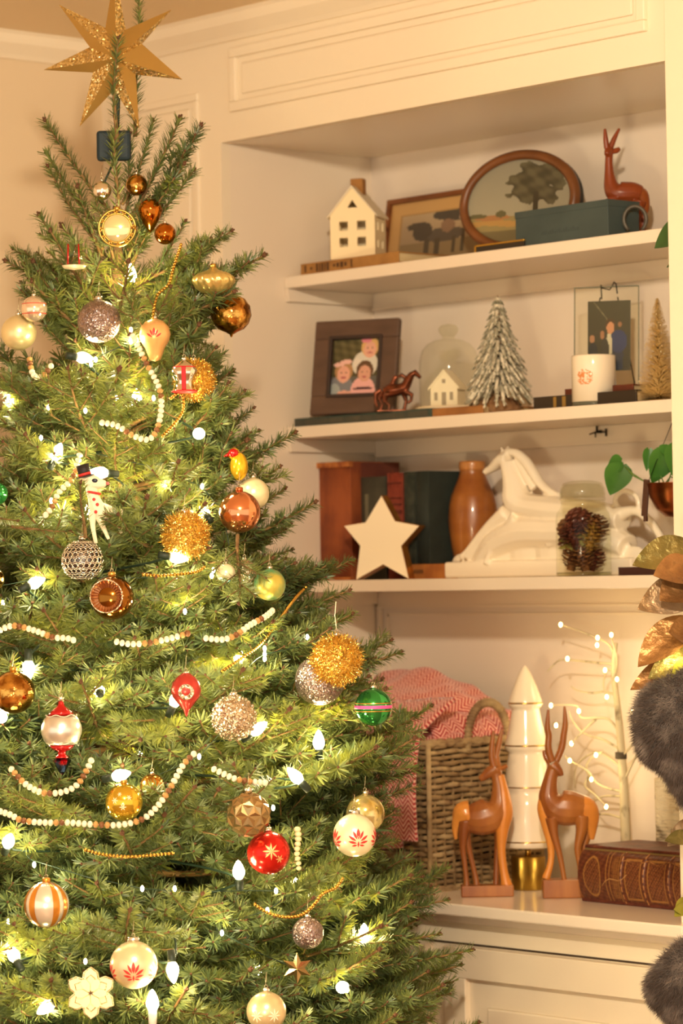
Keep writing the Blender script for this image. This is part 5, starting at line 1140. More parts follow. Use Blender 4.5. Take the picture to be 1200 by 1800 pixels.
MB().tube([(0, .012, -.02), (.0, .012, -.06), (-.002, .006, -.11)], .003, 8).build('mount', mat('dark_green_cord', '#1c3020', .5), t)
p = on_d(200, 257, TD + .03); u = upx(p); t = thing('light_controller', 'dark teal rounded plastic box clipped behind the top leader below the star', 'box', p, FACE)
MB().box((-30 * u, -.009, -26 * u), (30 * u, .009, 27 * u), b=.005).build('body', mat('navy_plastic', '#0a2028', .6), t)
MB().tube([(0, 0, -26 * u), (-.006, 0, -40 * u), (-.018, -.006, -70 * u), (-.03, 0, -100 * u)], .0018, 6).build('cable', mat('dark_green_cord', '#1c3020', .5), t)

# ornaments, top to bottom
t, R_, u = base_orn('medallion', 'openwork gold medallion with clear jewel centre below the light controller', 206, 401, 32, cap=goldcap, k=.8)
mb = MB()
for rr_, w_ in ((1.0, .06), (.80, .05)): mb.tube([(R_ * rr_ * math.cos(a), -.002, R_ * rr_ * math.sin(a)) for a in [2 * math.pi * k / 40 for k in range(41)]], R_ * w_, 6)
mb.build('rim', goldcap, t)
mb = MB()
for k in range(12): a = 2 * math.pi * k / 12; mb.tube([(R_ * .78 * math.cos(a), -.002, R_ * .78 * math.sin(a)), (R_ * .95 * math.cos(a + .2), -.003, R_ * .95 * math.sin(a + .2))], R_ * .05, 5).ball((R_ * .9 * math.cos(a), -.003, R_ * .9 * math.sin(a)), R_ * .07, n=8)
mb.build('filigree', goldcap, t, kind='stuff')
MB().ball((0, 0, 0), R_ * .78, sc=(1, .35, 1), n=24).build('jewel', mat('clear_jewel', '#e6dfa8', .08, .6), t)
ball_orn('glass_ball', 'small clear silver ball near top left of the trunk', 179, 335, 17, silver, k=.5)
ball_orn('glass_ball', 'small crackled gold ball high in the tree', 240, 325, 19, gold_merc, k=.3)
ball_orn('glass_drop', 'long amber glass drop tucked behind upper branches', 264, 372, 22, amber, prof=[(0, -1.7), (.3, -1.4), (.75, -.6), (1, .1), (.85, .65), (.4, .95), (.15, 1.05), (0, 1.05)], k=.4)
ball_orn('glass_ball', 'shiny amber ball at right of the medallion', 290, 411, 19, amber, k=.7)
def swirl(a, z): return 1 + .055 * math.cos(16 * a + z * 260)
t, R_, u = base_orn('onion_ornament', 'pale gold swirled onion ornament hanging at upper right', 375, 493, 37, top=.62, caps=.8, cap=goldcap)
MB().lathe([(R_ * a, R_ * b) for a, b in ((0, -.82), (.12, -.74), (.3, -.66), (.6, -.55), (.85, -.35), (.98, -.1), (1, 0), (.95, .15), (.75, .32), (.45, .42), (.22, .52), (.14, .62), (0, .62))], 96, fn=swirl).build('body', M_('gold_satin', '#dcc47c', .28, .8), t)
ball_orn('teardrop_ornament', 'crackled gold mercury teardrop hanging from upper right branch', 406, 553, 36, gold_merc, prof=[(0, -1.12), (.05, -1.08), (.08, -.98), (.3, -.86), (.62, -.72), (.86, -.45), (1, -.05), (.94, .4), (.7, .75), (.35, .95), (.12, 1.0), (0, 1.0)], cap=goldcap)
t, R_, u = ball_orn('glitter_ball', 'mauve grey glitter ball with silver cap at upper left centre', 174, 565, 38, gl_grey)
t, R_, u = ball_orn('glass_ball', 'small clear rose glass ball with thin red lines at upper left', 60, 543, 23, M_('rose_clear', '#e8cfb4', .1, .7), k=1.0)
MB().tube([(R_ * .93 * math.cos(a), R_ * .93 * math.sin(a), R_ * .38) for a in [k * .2 for k in range(33)]], .0006, 4).build('line', redm, t); MB().tube([(R_ * .93 * math.cos(a), R_ * .93 * math.sin(a), -R_ * .38) for a in [k * .2 for k in range(33)]], .0006, 4).build('line', redm, t)
ball_orn('satin_ball', 'champagne satin ball with raised flower below the clear rose ball', 33, 585, 31, champ, k=1.0)
t, R_, u = base_orn('lantern_ornament', 'little clear glass lantern ornament with pale dish at upper left', 130, 448, 20, k=.9, cap=None)
MB().lathe([(.8 * R_, -.9 * R_), (.7 * R_, .9 * R_), (.2 * R_, 1.3 * R_), (0, 1.3 * R_)], 12).build('glass', tg2, t); MB().lathe([(0, -1.35 * R_), (.9 * R_, -1.2 * R_), (1.1 * R_, -.95 * R_), (0, -.9 * R_)], 24).build('dish', cream_b, t); MB().tube([(-.5 * R_, -.6 * R_, -.9 * R_), (-.45 * R_, -.55 * R_, .9 * R_)], .0014, 6).build('post', red_g, t); MB().tube([(.5 * R_, -.6 * R_, -.9 * R_), (.45 * R_, -.55 * R_, .9 * R_)], .0014, 6).build('post', red_g, t)
t, R_, u = ball_orn('peach_ornament', 'peach coloured ball with red painted figure among upper right needles', 272, 588, 28, M_('peach_satin', '#e8b070', .3, .4), k=.85, prof=[(0, -1.7), (.35, -1.6), (.5, -1.2), (.62, -.85), (.9, -.4), (1, 0), (.9, .45), (.6, .8), (.2, .98), (0, 1)])
sph_patch('red_print', t, R_, vaz, -.05, tulip[:5], redm, .55)
t, R_, u = base_orn('lantern_ornament', 'silver and red ribbed lantern ornament in front of gold tinsel ball', 324, 664, 25, top=1.25, k=1.02)
MB().lathe([(R_ * a, R_ * b) for a, b in ((0, -1.15), (.6, -1.1), (.9, -.95), (.72, -.8), (.62, -.3), (.85, .1), (1, .5), (.6, .95), (.2, 1.2), (.1, 1.3), (0, 1.3))], 24).build('body', silver, t)
MB().lathe([(R_ * a, R_ * b) for a, b in ((.6, -1.12), (.93, -1.0), (.95, -.94), (.7, -.82))], 24).lathe([(R_ * .7, R_ * .82), (R_ * .84, R_ * .74), (R_ * .80, R_ * .70)], 24).build('red_rings', redm, t); MB().box((-.16 * R_, -1.0 * R_, -.9 * R_), (.16 * R_, -.6 * R_, .75 * R_), b=.001).build('red_stripe', red_g, t)
t, R_, u = ball_orn('tinsel_ball', 'gold tinsel ball partly hidden by the silver and red lantern', 341, 668, 33, tinsel, k=.95); fuzzy(t, R_, 2600, tinsel, 1)
# deer with top hat
p, u = orn_pos(175, 880, 40, .97); t = thing('deer_ornament', 'white retro deer ornament with black top hat and red spotted bib', 'ornament', p, FACE)
wf_ = M_('white_felt', '#f2e2c4', .6); mb = MB()
def Q(pts, m_=mb): m_.tube(smooth_path([((a - 175) * u, y * u, (880 - b) * u, r * u) for a, b, y, r in pts])and [q[:3] for q in smooth_path([((a - 175) * u, y * u, (880 - b) * u, r * u) for a, b, y, r in pts])], [q[3] for q in smooth_path([((a - 175) * u, y * u, (880 - b) * u, r * u) for a, b, y, r in pts])], 10)
Q([(150, 848, 0, 10), (162, 847, 0, 14), (175, 850, 0, 10), (187, 850, 0, 5)]); Q([(160, 856, 0, 10), (165, 875, 0, 11), (172, 895, 2, 15), (190, 902, 4, 14), (206, 905, 5, 8), (214, 896, 5, 3)])
Q([(163, 900, -5, 8), (163, 925, -6, 4.5), (168, 955, -6, 3.5)]); Q([(172, 905, 2, 8), (180, 925, 0, 4.5), (190, 948, 0, 3)]); Q([(195, 905, 6, 8), (204, 915, 6, 4), (212, 938, 6, 3)])
Q([(148, 842, 2, 4), (140, 838, 2, 3)])
sculpt(mb.build('body', wf_, t), .0009, 2)
Mh = Matrix.Translation(((151 - 175) * u, 0, (880 - 838) * u)) @ Matrix.Rotation(-.25, 4, 'Y')
MB().lathe([(0, 0), (17 * u, 0), (17 * u, 1.5 * u), (0, 1.5 * u)], 24, M=Mh).lathe([(11 * u, 0), (11.5 * u, 22 * u), (0, 22 * u)], 24, M=Mh).build('top_hat', M_('black_felt', '#1c1612', .6), t); MB().lathe([(11.6 * u, 2 * u), (11.8 * u, 7 * u)], 24, M=Mh).build('hat_band', redm, t)
MB().tube([((165 + 11 * math.cos(a) - 175) * u, 11 * math.sin(a) * u, (880 - 866 - 2 * math.cos(a)) * u) for a in [k * .35 for k in range(19)]], .002, 6).build('collar', redm, t)
MB().ball(((168 - 175) * u, -13 * u, (880 - 845) * u), 4.5 * u, sc=(1.2, .5, .8), n=12).build('eye', M_('blue_black', '#1c2436', .3), t); MB().ball(((190 - 175) * u, -1 * u, (880 - 850) * u), 3 * u, n=10).build('nose', M_('pink_nose', '#d87070', .5), t)
for x, y, z in ((172, 887, -14), (166, 878, -11), (169, 900, -13)): MB().ball(((x - 175) * u, z * u, (880 - y) * u), 3 * u, sc=(1, .4, 1), n=10).build('red_spot', redm, t)
# middle band
t, R_, u = base_orn('openwork_ball', 'silver openwork ball with cut-out pattern at left centre', 145, 985, 36)
mb = MB().ball((0, 0, 0), R_ * .97, n=30); mb.build('ball', M_('dark_silver', '#6a625c', .25, 1), t); mb = MB()
for i in range(-4, 5):
    for k in range(22):
        a = 2 * math.pi * (k + .5 * (i % 2)) / 22; el = i * .27; r2 = .115 * math.cos(el) + .02
        c = Vector((math.cos(el) * math.cos(a), math.cos(el) * math.sin(a), math.sin(el))); e1 = Vector((-math.sin(a), math.cos(a), 0)); e2 = c.cross(e1)
        mb.tube([(c + (e1 * math.cos(q) + e2 * math.sin(q)) * r2) * R_ for q in [2 * math.pi * j / 8 for j in range(9)]], R_ * .035, 4)
mb.build('pierced_shell', silver, t, kind='stuff')
t, R_, u = base_orn('reflector_ball', 'brown gold ball with indented starburst reflector at left centre', 197, 1051, 39, cap=goldcap)
MB().ball((0, 0, 0), R_, n=36).build('ball', M_('brown_gold', '#8c5a24', .12, 1), t)
mb = MB(); nn = 28; v = []
Mr = Matrix.Translation((-.12 * R_, -.60 * R_, .08 * R_)) @ Matrix.Rotation(math.pi / 2, 4, 'X') @ Matrix.Rotation(-.15, 4, 'Y')
mb.lathe([(0, .12 * R_), (.25 * R_, .2 * R_), (.6 * R_, .36 * R_), (.70 * R_, .44 * R_), (.76 * R_, .42 * R_)], 56, caps=False, M=Mr, fn=lambda a, z: 1 + .035 * (1 if math.cos(28 * a) > 0 else -1), sm=False); mb.build('reflector', M_('reflector', '#a87450', .22, 1), t)
MB().tube([Mr @ Vector((.73 * R_ * math.cos(a), .73 * R_ * math.sin(a), .45 * R_)) for a in [2 * math.pi * k / 40 for k in range(41)]], R_ * .03, 6).ball(tuple(Mr @ Vector((0, 0, .22 * R_))), R_ * .15, n=12).build('glitter_ring', gl_silv, t)
t, R_, u = ball_orn('tinsel_ball', 'gold tinsel ball in the middle of the tree above bulb glow', 325, 941, 38, tinsel, k=.9); fuzzy(t, R_, 3000, tinsel, 2)
ball_orn('glass_ball', 'shiny copper pink ball at right of centre', 421, 900, 37, copper_b, cap=M_('copper_cap', '#b8643c', .3, 1), k=1.0)
ball_orn('satin_ball', 'pearl cream ball hanging behind the shiny copper ball', 445, 868, 28, pearl, k=.85)
t, R_, u = base_orn('bird_ornament', 'yellow and red glass bird ornament above the pearl ball', 420, 820, 20, k=.85, cap=None)
MB().ball((0, 0, 0), R_, sc=(.8, .8, 1.25), n=20).ball((-.4 * R_, 0, 1.1 * R_), R_ * .55, n=16).build('body', M_('yellow_gloss', '#e0b028', .15, .6), t); MB().ball((-.45 * R_, -.1 * R_, 1.15 * R_), R_ * .5, n=14, sc=(1.05, 1.1, .9)).tube([(-.9 * R_, 0, 1.05 * R_), (-1.35 * R_, 0, .9 * R_)], [R_ * .2, R_ * .03], 8).build('head', red_g, t)
ball_orn('satin_ball', 'green and gold frosted ball at right of centre', 474, 1028, 28, M_('green_frost', '#5aa070', .35, .5, col2='#c0b050', nscale=22, lo=.45, hi=.6), k=1.0)
ball_orn('glitter_ball', 'small silver glitter ball beside the teal banded ball', 430, 1005, 21, gl_silv, k=.95)
t, R_, u = ball_orn('glass_ball', 'small cream and teal banded ball beside silver glitter ball', 397, 1008, 17, cream_b, k=.95)
MB().lathe([(R_ * math.cos(e) * 1.01, R_ * math.sin(e) * 1.01) for e in (-1.5, -1.2, -.9, -.6)], 24).build('teal_band', M_('teal_gloss', '#3c7c84', .15, .6), t)
ball_orn('glass_ball', 'green glass ball cut by the left edge of the photo', -6, 868, 20, green_g, k=1.0)
ball_orn('glass_ball', 'gold ball at left edge below the green one', -16, 1018, 24, gold_merc, k=1.0)
ball_orn('glass_ball', 'crackled amber gold ball at the left edge', 24, 1217, 38, gold_merc, cap=goldcap)
t, R_, u = base_orn('finial_ornament', 'red and silver vintage finial ornament with long blue tipped drop', 108, 1283, 36, top=1.45, caps=.8)
def fin(a, b, m_, nm): MB().lathe([(R_ * r, R_ * z) for r, z in zip(a, b)], 32).build(nm, m_, t)
fin((0, .62, .84, .98, 1, .98, .84, .62, 0), (-.78, -.76, -.54, -.2, 0, .2, .54, .76, .78), M_('silver_satin', '#dcd4c8', .3, .8), 'ball')
fin((.62, .70, .45, .2, .13, .12, 0), (.76, .70, .95, 1.15, 1.3, 1.48, 1.5), red_g, 'red_top'); fin((.62, .66, .45, .2, .2, .3, .34, .2), (-.76, -.72, -.95, -1.05, -1.2, -1.28, -1.34, -1.42), red_g, 'red_neck')
MB().lathe([(R_ * .3, -R_ * 1.36), (R_ * .46, -R_ * 1.5), (R_ * .16, -R_ * 2.05), (0, -R_ * 2.2)], 8, sm=False).build('drop', M_('blue_red_foil', '#2c3c58', .12, 1, col2='#b01c20', nscale=45, lo=.45, hi=.55), t)
mb = MB()
for rz in (.70, -.62): mb.tube([(R_ * .76 * math.cos(a) , R_ * .76 * math.sin(a), R_ * (rz + .05 * math.sin(6 * a))) for a in [2 * math.pi * k / 48 for k in range(49)]], .0006, 4)
mb.build('white_scallop', wf_, t, kind='stuff')
t, R_, u = ball_orn('reflector_ornament', 'red pear shaped ornament with indented silver reflector above bright bulb', 327, 1217, 27, M_('red_satin', '#c4443c', .25, .6), prof=[(0, -1.6), (.08, -1.5), (.2, -1.15), (.55, -.75), (.9, -.3), (1, .1), (.9, .6), (.6, 1.0), (.25, 1.25), (0, 1.3)], top=1.2)
MB().lathe([(0, .1 * R_), (.45 * R_, .3 * R_), (.52 * R_, .26 * R_)], 24, caps=False, M=Matrix.Translation((.05 * R_, -.72 * R_, .05 * R_)) @ Matrix.Rotation(math.pi / 2, 4, 'X')).build('reflector', gl_silv, t)
t, R_, u = ball_orn('glitter_ball', 'hammered silver gold glitter ball right of the red pear ornament', 411, 1262, 39, gl_silv)
mb = MB()
for i in range(90):
    z = 1 - 2 * (i + .5) / 90; a = i * 2.39996; s_ = math.sqrt(1 - z * z); mb.ball((R_ * .98 * s_ * math.cos(a), R_ * .98 * s_ * math.sin(a), R_ * .98 * z), R_ * .10, n=6)
mb.build('beaded_surface', gl_silv, t, kind='stuff')
t, R_, u = ball_orn('tinsel_ball', 'bright gold tinsel ball hanging at the right side on a thread', 592, 1160, 41, tinsel, k=1.0); fuzzy(t, R_, 3400, tinsel, 3); MB().tube([(0, 0, R_ * 1.3), (-.002, 0, R_ * 1.9), (0, 0, R_ * 2.5)], .0007, 5).build('thread', wf_, t)
t, R_, u = ball_orn('glitter_ball', 'mauve glitter ball partly behind the bright gold tinsel ball', 562, 1196, 44, gl_grey, k=.88)
t, R_, u = ball_orn('glass_ball', 'green glass ball with pink stripe in front of red blanket', 656, 1243, 33, green_g, k=1.0)
def band(t, R_, z, h, m, nm, off=1.012): MB().lathe([(math.sqrt(max(0, 1 - q * q)) * R_ * off, q * R_) for q in (z - h, z - h / 2, z, z + h / 2, z + h)], 36).build(nm, m, t)
band(t, R_, 0.02, .09, M_('pink_paint', '#e0529c', .4), 'pink_stripe'); band(t, R_, .22, .03, goldcap, 'gold_line'); band(t, R_, -.2, .03, goldcap, 'gold_line')
t, R_, u = ball_orn('glass_ball', 'transparent yellow gold ball with pale stars above the bead garland', 218, 1410, 33, M_('yellow_glass', '#d8b43c', .12, .8), cap=goldcap)
for a, e, s_ in ((-.45, .15, .2), (.0, -.2, .2), (.35, .3, .16), (-.2, .5, .14)): sph_patch('star_print', t, R_, vaz + a, e, [petal(0, 0, k * math.pi / 3, 1, .12) for k in range(6)], wf_, s_)
ball_orn('glass_ball', 'brown amber ball hidden right of the yellow ball', 268, 1382, 22, M_('brown_amber', '#8c5c24', .15, .9, col2='#c08838', nscale=40), k=.85)
t, R_, u = base_orn('faceted_ball', 'antique gold faceted diamond ball overlapping the red ball', 437, 1432, 40)
bm = bmesh.new(); bmesh.ops.create_icosphere(bm, subdivisions=2, radius=R_ * .97)
q = bmesh.ops.poke(bm, faces=bm.faces[:]); 
for v_ in q['verts']: v_.co *= 1.09
me = bpy.data.meshes.new('ball'); bm.to_mesh(me); bm.free(); me.materials.append(M_('antique_gold', '#ac9064', .22, .9)); link('ball', me, t)
t, R_, u = ball_orn('painted_ball', 'bright red ball with gold print below the faceted ball', 472, 1499, 38, M_('red_metal', '#d0281e', .2, .7), k=.9)
sph_patch('gold_print', t, R_, vaz + .15, .15, [petal(0, 0, k * math.pi / 4, 1, .1) for k in range(8)] + [petal(1.0, -.9, k * math.pi / 3, .5, .08) for k in range(6)], M_('gold_ink', '#e0b070', .4, .5), .42)
t, R_, u = ball_orn('painted_ball', 'cream ball with red folk tulip print in front of red blanket', 623, 1468, 38, cream_b, k=1.0, caps=1.5)
for a in (.18, 1.35, -1.15, 2.6, -2.3): sph_patch('tulip_print', t, R_, vaz + a, -.02, tulip, redm, .52)
t, R_, u = ball_orn('glass_ball', 'clear gold dusted ball behind the cream tulip ball', 642, 1430, 34, M_('gold_dust_glass', '#d8c890', .15, .7, col2='#b89c50', nscale=60), k=.85)
t, R_, u = ball_orn('striped_ball', 'pearl ball with orange vertical stripes at lower left', 82, 1590, 40, M_('pearl_silver', '#e6dccb', .22, .6), cap=M_('orange_cap', '#d89a40', .3, .9), caps=1.0)
for a in (-1.2, -.62, .55, 1.1, 2.2, 3.3):
    MB().grid(4, 20, lambda x, y: (R_ * 1.01 * math.cos(-1.5 + 3.0 * y) * math.cos(vaz + a + (x - .5) * .32), R_ * 1.01 * math.cos(-1.5 + 3.0 * y) * math.sin(vaz + a + (x - .5) * .32), R_ * 1.01 * math.sin(-1.5 + 3.0 * y))).build('stripe', M_('orange_stripe', '#d08a34', .25, .6), t)
t, R_, u = ball_orn('painted_ball', 'cream ball with red folk flower prints at bottom left centre', 235, 1696, 42, M_('cream_metal', '#e2cfa4', .3, .45), caps=1.5)
for a in (.05, 1.2, -1.25, 2.4): sph_patch('flower_print', t, R_, vaz + a, -.15, tulip, redm, .50)
t, R_, u = base_orn('snowflake_ornament', 'gold glitter edged snowflake ornament glowing at the bottom left', 160, 1745, 46, cap=None)
pg = M_('pale_gold_leaf', '#f0d49a', .35, .35)
for k in range(6):
    a = math.pi / 2 + k * math.pi / 3
    a2 = a + math.pi / 6; q = [(R_ * (.62 * f * math.cos(a2) - .16 * s * math.sin(a2)), R_ * (.62 * f * math.sin(a2) + .16 * s * math.cos(a2))) for f, s in ((.1, 0), (.5, 1), (.85, .8), (1, 0), (.85, -.8), (.5, -1))]; MB().prism(q, -.008, -.003).build('petal', pg, t)
    for w_, l_, y_ in ((.34, 1.0, 0), (.30, .98, -.004), (.20, .70, -.0045)):
        q = [(R_ * (l_ * f * math.cos(a) - w_ * s * math.sin(a)), R_ * (l_ * f * math.sin(a) + w_ * s * math.cos(a))) for f, s in ((.05, 0), (.45, 1), (.8, .8), (1, 0), (.8, -.8), (.45, -1))]
        MB().prism(q, y_ - .003, y_ + .001, 0).build('petal', pg, t) if w_ > .31 else MB().tube([(x, -.005, z) for x, z in q + q[:1]], .0007, 4).build('glitter_outline', gl_silv, t)
t, R_, u = ball_orn('painted_ball', 'champagne satin ball with lace print cut by the bottom edge', 468, 1778, 35, M_('champ_satin', '#d8c294', .3, .5))
for a in (-.5, .45): sph_patch('lace_print', t, R_, vaz + a, -.1, [petal(0, 0, k * math.pi / 4, 1, .1) for k in range(8)], M_('lace_white', '#f2e4c4', .5), .36)
ball_orn('glitter_ball', 'mauve glitter ball half hidden at lower right of the tree', 541, 1640, 28, gl_grey, k=.88)
t, R_, u = base_orn('faceted_star', 'brown gold faceted star ornament at the lower right', 522, 1702, 24, k=.88, cap=None)
ri = [((R_ * (1.15 if i % 2 == 0 else .55)) * math.cos(math.pi / 2 + i * math.pi / 6), (R_ * (1.15 if i % 2 == 0 else .55)) * math.sin(math.pi / 2 + i * math.pi / 6)) for i in range(12)]
MB().add([(x, 0, z) for x, z in ri] + [(0, -.5 * R_, 0), (0, .5 * R_, 0)], [(i, 12, (i + 1) % 12) for i in range(12)] + [((i + 1) % 12, 13, i) for i in range(12)]).build('body', M_('antique_gold', '#ac9064', .22, .9), t)
t, R_, u = base_orn('icicle_ornament', 'cream twisted bead icicle hanging right of the red ball', 523, 1492, 10, k=.95, cap=None)
for k in range(9): MB().ball((.0012 * math.sin(k), 0, (34 - k * 8.5) * u), (6.5 - .2 * k) * u, n=10, sc=(1, 1, .8)).build('bead', M_('ivory_bead', '#ecd8a8', .35), t)

# ---- hero branches traced along the silhouette (base px, tip px, depth offset of base and tip)
def B(b, tp_, key, db=0, dt=0, roll=0): return put_branch(on_d(b[0], b[1], TD + db), on_d(tp_[0], tp_[1], TD + dt), key, roll)
B((204, 372), (205, 66), 'l', -.035, -.035, 0) if 0 else None
put_branch(on_d(203, 250, TD - .03), on_d(205, 68, TD - .03), 'rod'); put_branch(on_d(205, 372, TD - .03), on_d(203, 235, TD - .03), 'rod')
put_branch(on_d(216, 400, TD + .0), on_d(232, 235, TD + .05), 'rod'); put_branch(on_d(236, 240, TD + .055), on_d(240, 120, TD + .06), 'rod', 1) ; put_branch(on_d(240, 125, TD + .06), on_d(243, -14, TD + .06), 'rod', 2)
for b, e, key, dd in (((205, 480), (170, 345), 'r', -.04), ((212, 480), (262, 350), 'r', -.03), ((215, 500), (292, 312), 'r', .03), ((200, 500), (110, 400), 'r', .02), ((205, 540), (215, 425), 'rod', .05), ((195, 375), (80, 213), 'rod', -.02), ((185, 420), (83, 270), 'rod', .03), ((180, 440), (84, 295), 'rod', .0), ((178, 450), (137, 330), 'rod', -.03), ((150, 480), (70, 380), 'r', .0), ((160, 500), (23, 437), 'r', .04), ((120, 510), (12, 460), 'r', 0), ((150, 560), (60, 462), 'rod', -.02),
                      ((216, 360), (270, 213), 'rod', .02), ((222, 400), (315, 208), 'rod', 0), ((222, 415), (352, 222), 'r', -.02), ((222, 430), (322, 290), 'rod', -.05), ((225, 440), (340, 300), 'rod', .02), ((240, 520), (325, 390), 'rod', 0), ((225, 505), (406, 407), 'r', .0), ((225, 560), (462, 450), 'r', -.02),
                      ((222, 500), (405, 475), 'r', .05), ((215, 590), (412, 515), 'r', -.09), ((215, 742), (350, 572), 'r', -.1), ((220, 800), (388, 685), 'r', -.03), ((225, 840), (445, 718), 'rm', .0), ((225, 880), (517, 760), 'rm', -.02), ((225, 860), (430, 775), 's', -.06), ((230, 985), (500, 860), 'rm', .02), ((235, 1010), (553, 884), 'rm', -.03),
                      ((240, 1030), (512, 968), 'rm', .0), ((240, 1060), (515, 990), 'rm', -.08), ((230, 1120), (617, 985), 'rl', -.0), ((230, 1130), (612, 1040), 'rl', -.05), ((235, 1140), (612, 1078), 'rl', .05), ((230, 1230), (702, 1150), 'rl', .0), ((235, 1310), (670, 1195), 'rl', .02), ((235, 1370), (640, 1275), 'rl', -.06), ((235, 1400), (742, 1352), 'rx', -.05), ((235, 1390), (715, 1312), 'rx', .02), ((240, 1440), (740, 1380), 'rx', -.1),
                      ((235, 1530), (700, 1480), 'rx', -.06), ((235, 1560), (740, 1540), 'rx', -.02), ((235, 1600), (785, 1582), 'rx', -.04), ((240, 1650), (772, 1645), 'rx', -.1), ((240, 1700), (828, 1672), 'rx', -.04), ((240, 1760), (808, 1697), 'rx', .03), ((240, 1800), (770, 1740), 'rx', -.1), ((240, 1830), (750, 1790), 'rx', -.04),
                      ((190, 780), (-5, 655), 'm', -.12), ((200, 830), (-20, 720), 'm', -.05), ((190, 960), (-20, 900), 'm', -.18), ((200, 700), (130, 600), 'rod', -.12), ((190, 760), (205, 650), 'rod', -.2), ((180, 700), (150, 560), 's', .05), ((200, 620), (110, 520), 's', .0)):
    B(b, e, key, 0, dd, random.Random(e[0]).uniform(-.5, .5))
# foreground brushes that point at the viewer
for b, e, key, d0, d1 in (((148, 945), (142, 850), 'tip', -.385, -.42), ((20, 925), (120, 935), 'tip', -.33, -.34), ((-30, 905), (30, 915), 'tip', -.3, -.33), ((420, 940), (418, 1060), 's', -.24, -.33), ((300, 1250), (250, 1300), 's', -.3, -.46), ((260, 960), (205, 905), 's', -.2, -.33), ((460, 1440), (410, 1345), 's', -.3, -.42)):
    put_branch(on_d(*b, TD + d0), on_d(*e, TD + d1), key)

# ---- the tree's whorls of branches
def blocked(base, tip):
    for f in (.45, .6, .75, .88, 1.0, 1.06):
        p = base.lerp(tip, f); d = depth(p); x, y = proj(p)
        for (ox, oy, r, od) in ORN:
            if d < od + .02 and (x - ox) ** 2 + (y - oy) ** 2 < (r + 15) ** 2: return True
    return False
rnd = random.Random(77); py = 560; a0 = 0; made = 0
while py < 2000:
    r = rad_at(min(py - 60, 1900)); k = 4 if py < 760 else (5 if py < 1000 else 7)
    for j in range(k):
        a0 += 2.39996; rr = r * rnd.uniform(.78, .98); zb = z_at(py + rnd.uniform(-12, 12)); steep = .95 if py < 700 else (.6 if py < 850 else (.42 if py < 1050 else .22))
        for tr in range(7):
            a = a0 + tr * .23 * (1 if tr % 2 else -1)
            base = Vector((TB.x + .012 * math.cos(a), TB.y + .012 * math.sin(a), zb)); tip = Vector((TB.x + rr * math.cos(a), TB.y + rr * math.sin(a), zb + rr * steep * rnd.uniform(.7, 1.15)))
            if tip.x < LX + .02: tip.x = LX + .02
            if tip.y > -.07 and tip.z < ZC + .45 and tip.x > -.3: tip.y = -.07
            if tip.y > -.03: tip.y = -.03
            if not blocked(base, tip): break
        else:
            rr2 = rr * .72; tip = base.lerp(tip, .7)
            if blocked(base, tip): continue
        L_ = (tip - base).length; key = 's' if L_ < .2 else ('m' if L_ < .33 else ('l' if L_ < .47 else 'x')); put_branch(base, tip, key, rnd.uniform(-.4, .4)); made += 1
    py += 40 if py < 800 else 37

# ---- string lights
bulb_m = mat('bulb_glow', '#fff4d8', .3, emit='#ffe6b0', estr=45); mini_m = mat('mini_glow', '#fff4d8', .3, emit='#ffe6b0', estr=45); cord_m = mat('dark_green_cord', '#1c3020', .5); sock_w = mat('white_socket', '#e8e4d8', .5); sock_g = mat('green_socket', '#1e2a1c', .5)
t = thing('light_string', 'string of large warm white candle bulbs wound through the fir tree', 'string lights', TP.copy() + Vector((0, 0, 1))); LS = t.location
BIG = [(133, 627, 1), (190, 832, 1), (95, 808, 1), (363, 907, .8), (297, 978, 1.2), (50, 1030, .7), (175, 1217, 1.1), (303, 1243, 1.3), (198, 1366, 1.2), (530, 1376, 1.3), (30, 1690, 1.7), (94, 1762, 1.2), (345, 762, 1), (12, 1488, 1), (4, 1264, .8), (420, 1545, .8), (440, 1290, .8), (596, 1738, .8)]
bulb_me = MB().lathe([(0, -.0), (.005, .001), (.0085, .008), (.0088, .013), (.0065, .021), (.003, .028), (0, .031)], 14).mesh('bulb', bulb_m); sock_me = MB().lathe([(0, -.016), (.0055, -.016), (.0062, -.002), (.0055, .002), (0, .002)], 12).mesh('socket', sock_g); sock_me2 = MB().lathe([(0, -.022), (.0055, -.022), (.0062, -.002), (.0055, .002), (0, .002)], 12).mesh('socket', sock_w)
def big_bulb(px, py, dirv, k=.88, sm=sock_me, pw=1.0, dd=0):
    p = front(px, py, k); p = on_d(px, py, depth(p) + dd); q = Vector(dirv).to_track_quat('Z', 'Y')
    o = link('bulb', bulb_me, t); o.matrix_local = Matrix.Translation(p - LS) @ q.to_matrix().to_4x4(); s = link('socket', sm, o)
    lamp('bulb_light', 'POINT', p + Vector(dirv).normalized() * .016, 1.25 * pw, (1, .80, .42), .011); return p
rb = random.Random(8); cps = []
for x, y, pw in BIG: cps.append(big_bulb(x, y, (rb.gauss(0, .6), rb.gauss(0, .6), rb.uniform(-.3, 1)), .86, pw=pw))
cps.append(big_bulb(268, 1778, (0, 0, 1), .97, sock_me2, 1.2)); cps.append(big_bulb(302, 1690, (.25, -.1, -1), .98, sock_me, 1.2))
cps.append(big_bulb(50, 1160, (0, 0, -1), .9, pw=.2)); 
for i, (x, y) in enumerate([(230, 480), (240, 700), (150, 900), (260, 900), (330, 1050), (120, 1150), (420, 1150), (250, 1320), (380, 1420), (120, 1470), (520, 1560), (330, 1600), (180, 1640), (450, 1700), (640, 1640), (380, 1200), (560, 1300)]):
    p = on_d(x, y, TD - .4 * rad_at(y)); lamp('inner_light', 'POINT', p, 2.1, (1, .80, .36), .012); o = link('bulb', bulb_me, t); o.matrix_local = Matrix.Translation(p - Vector((0, 0, .016)) - LS); link('socket', sock_me, o)
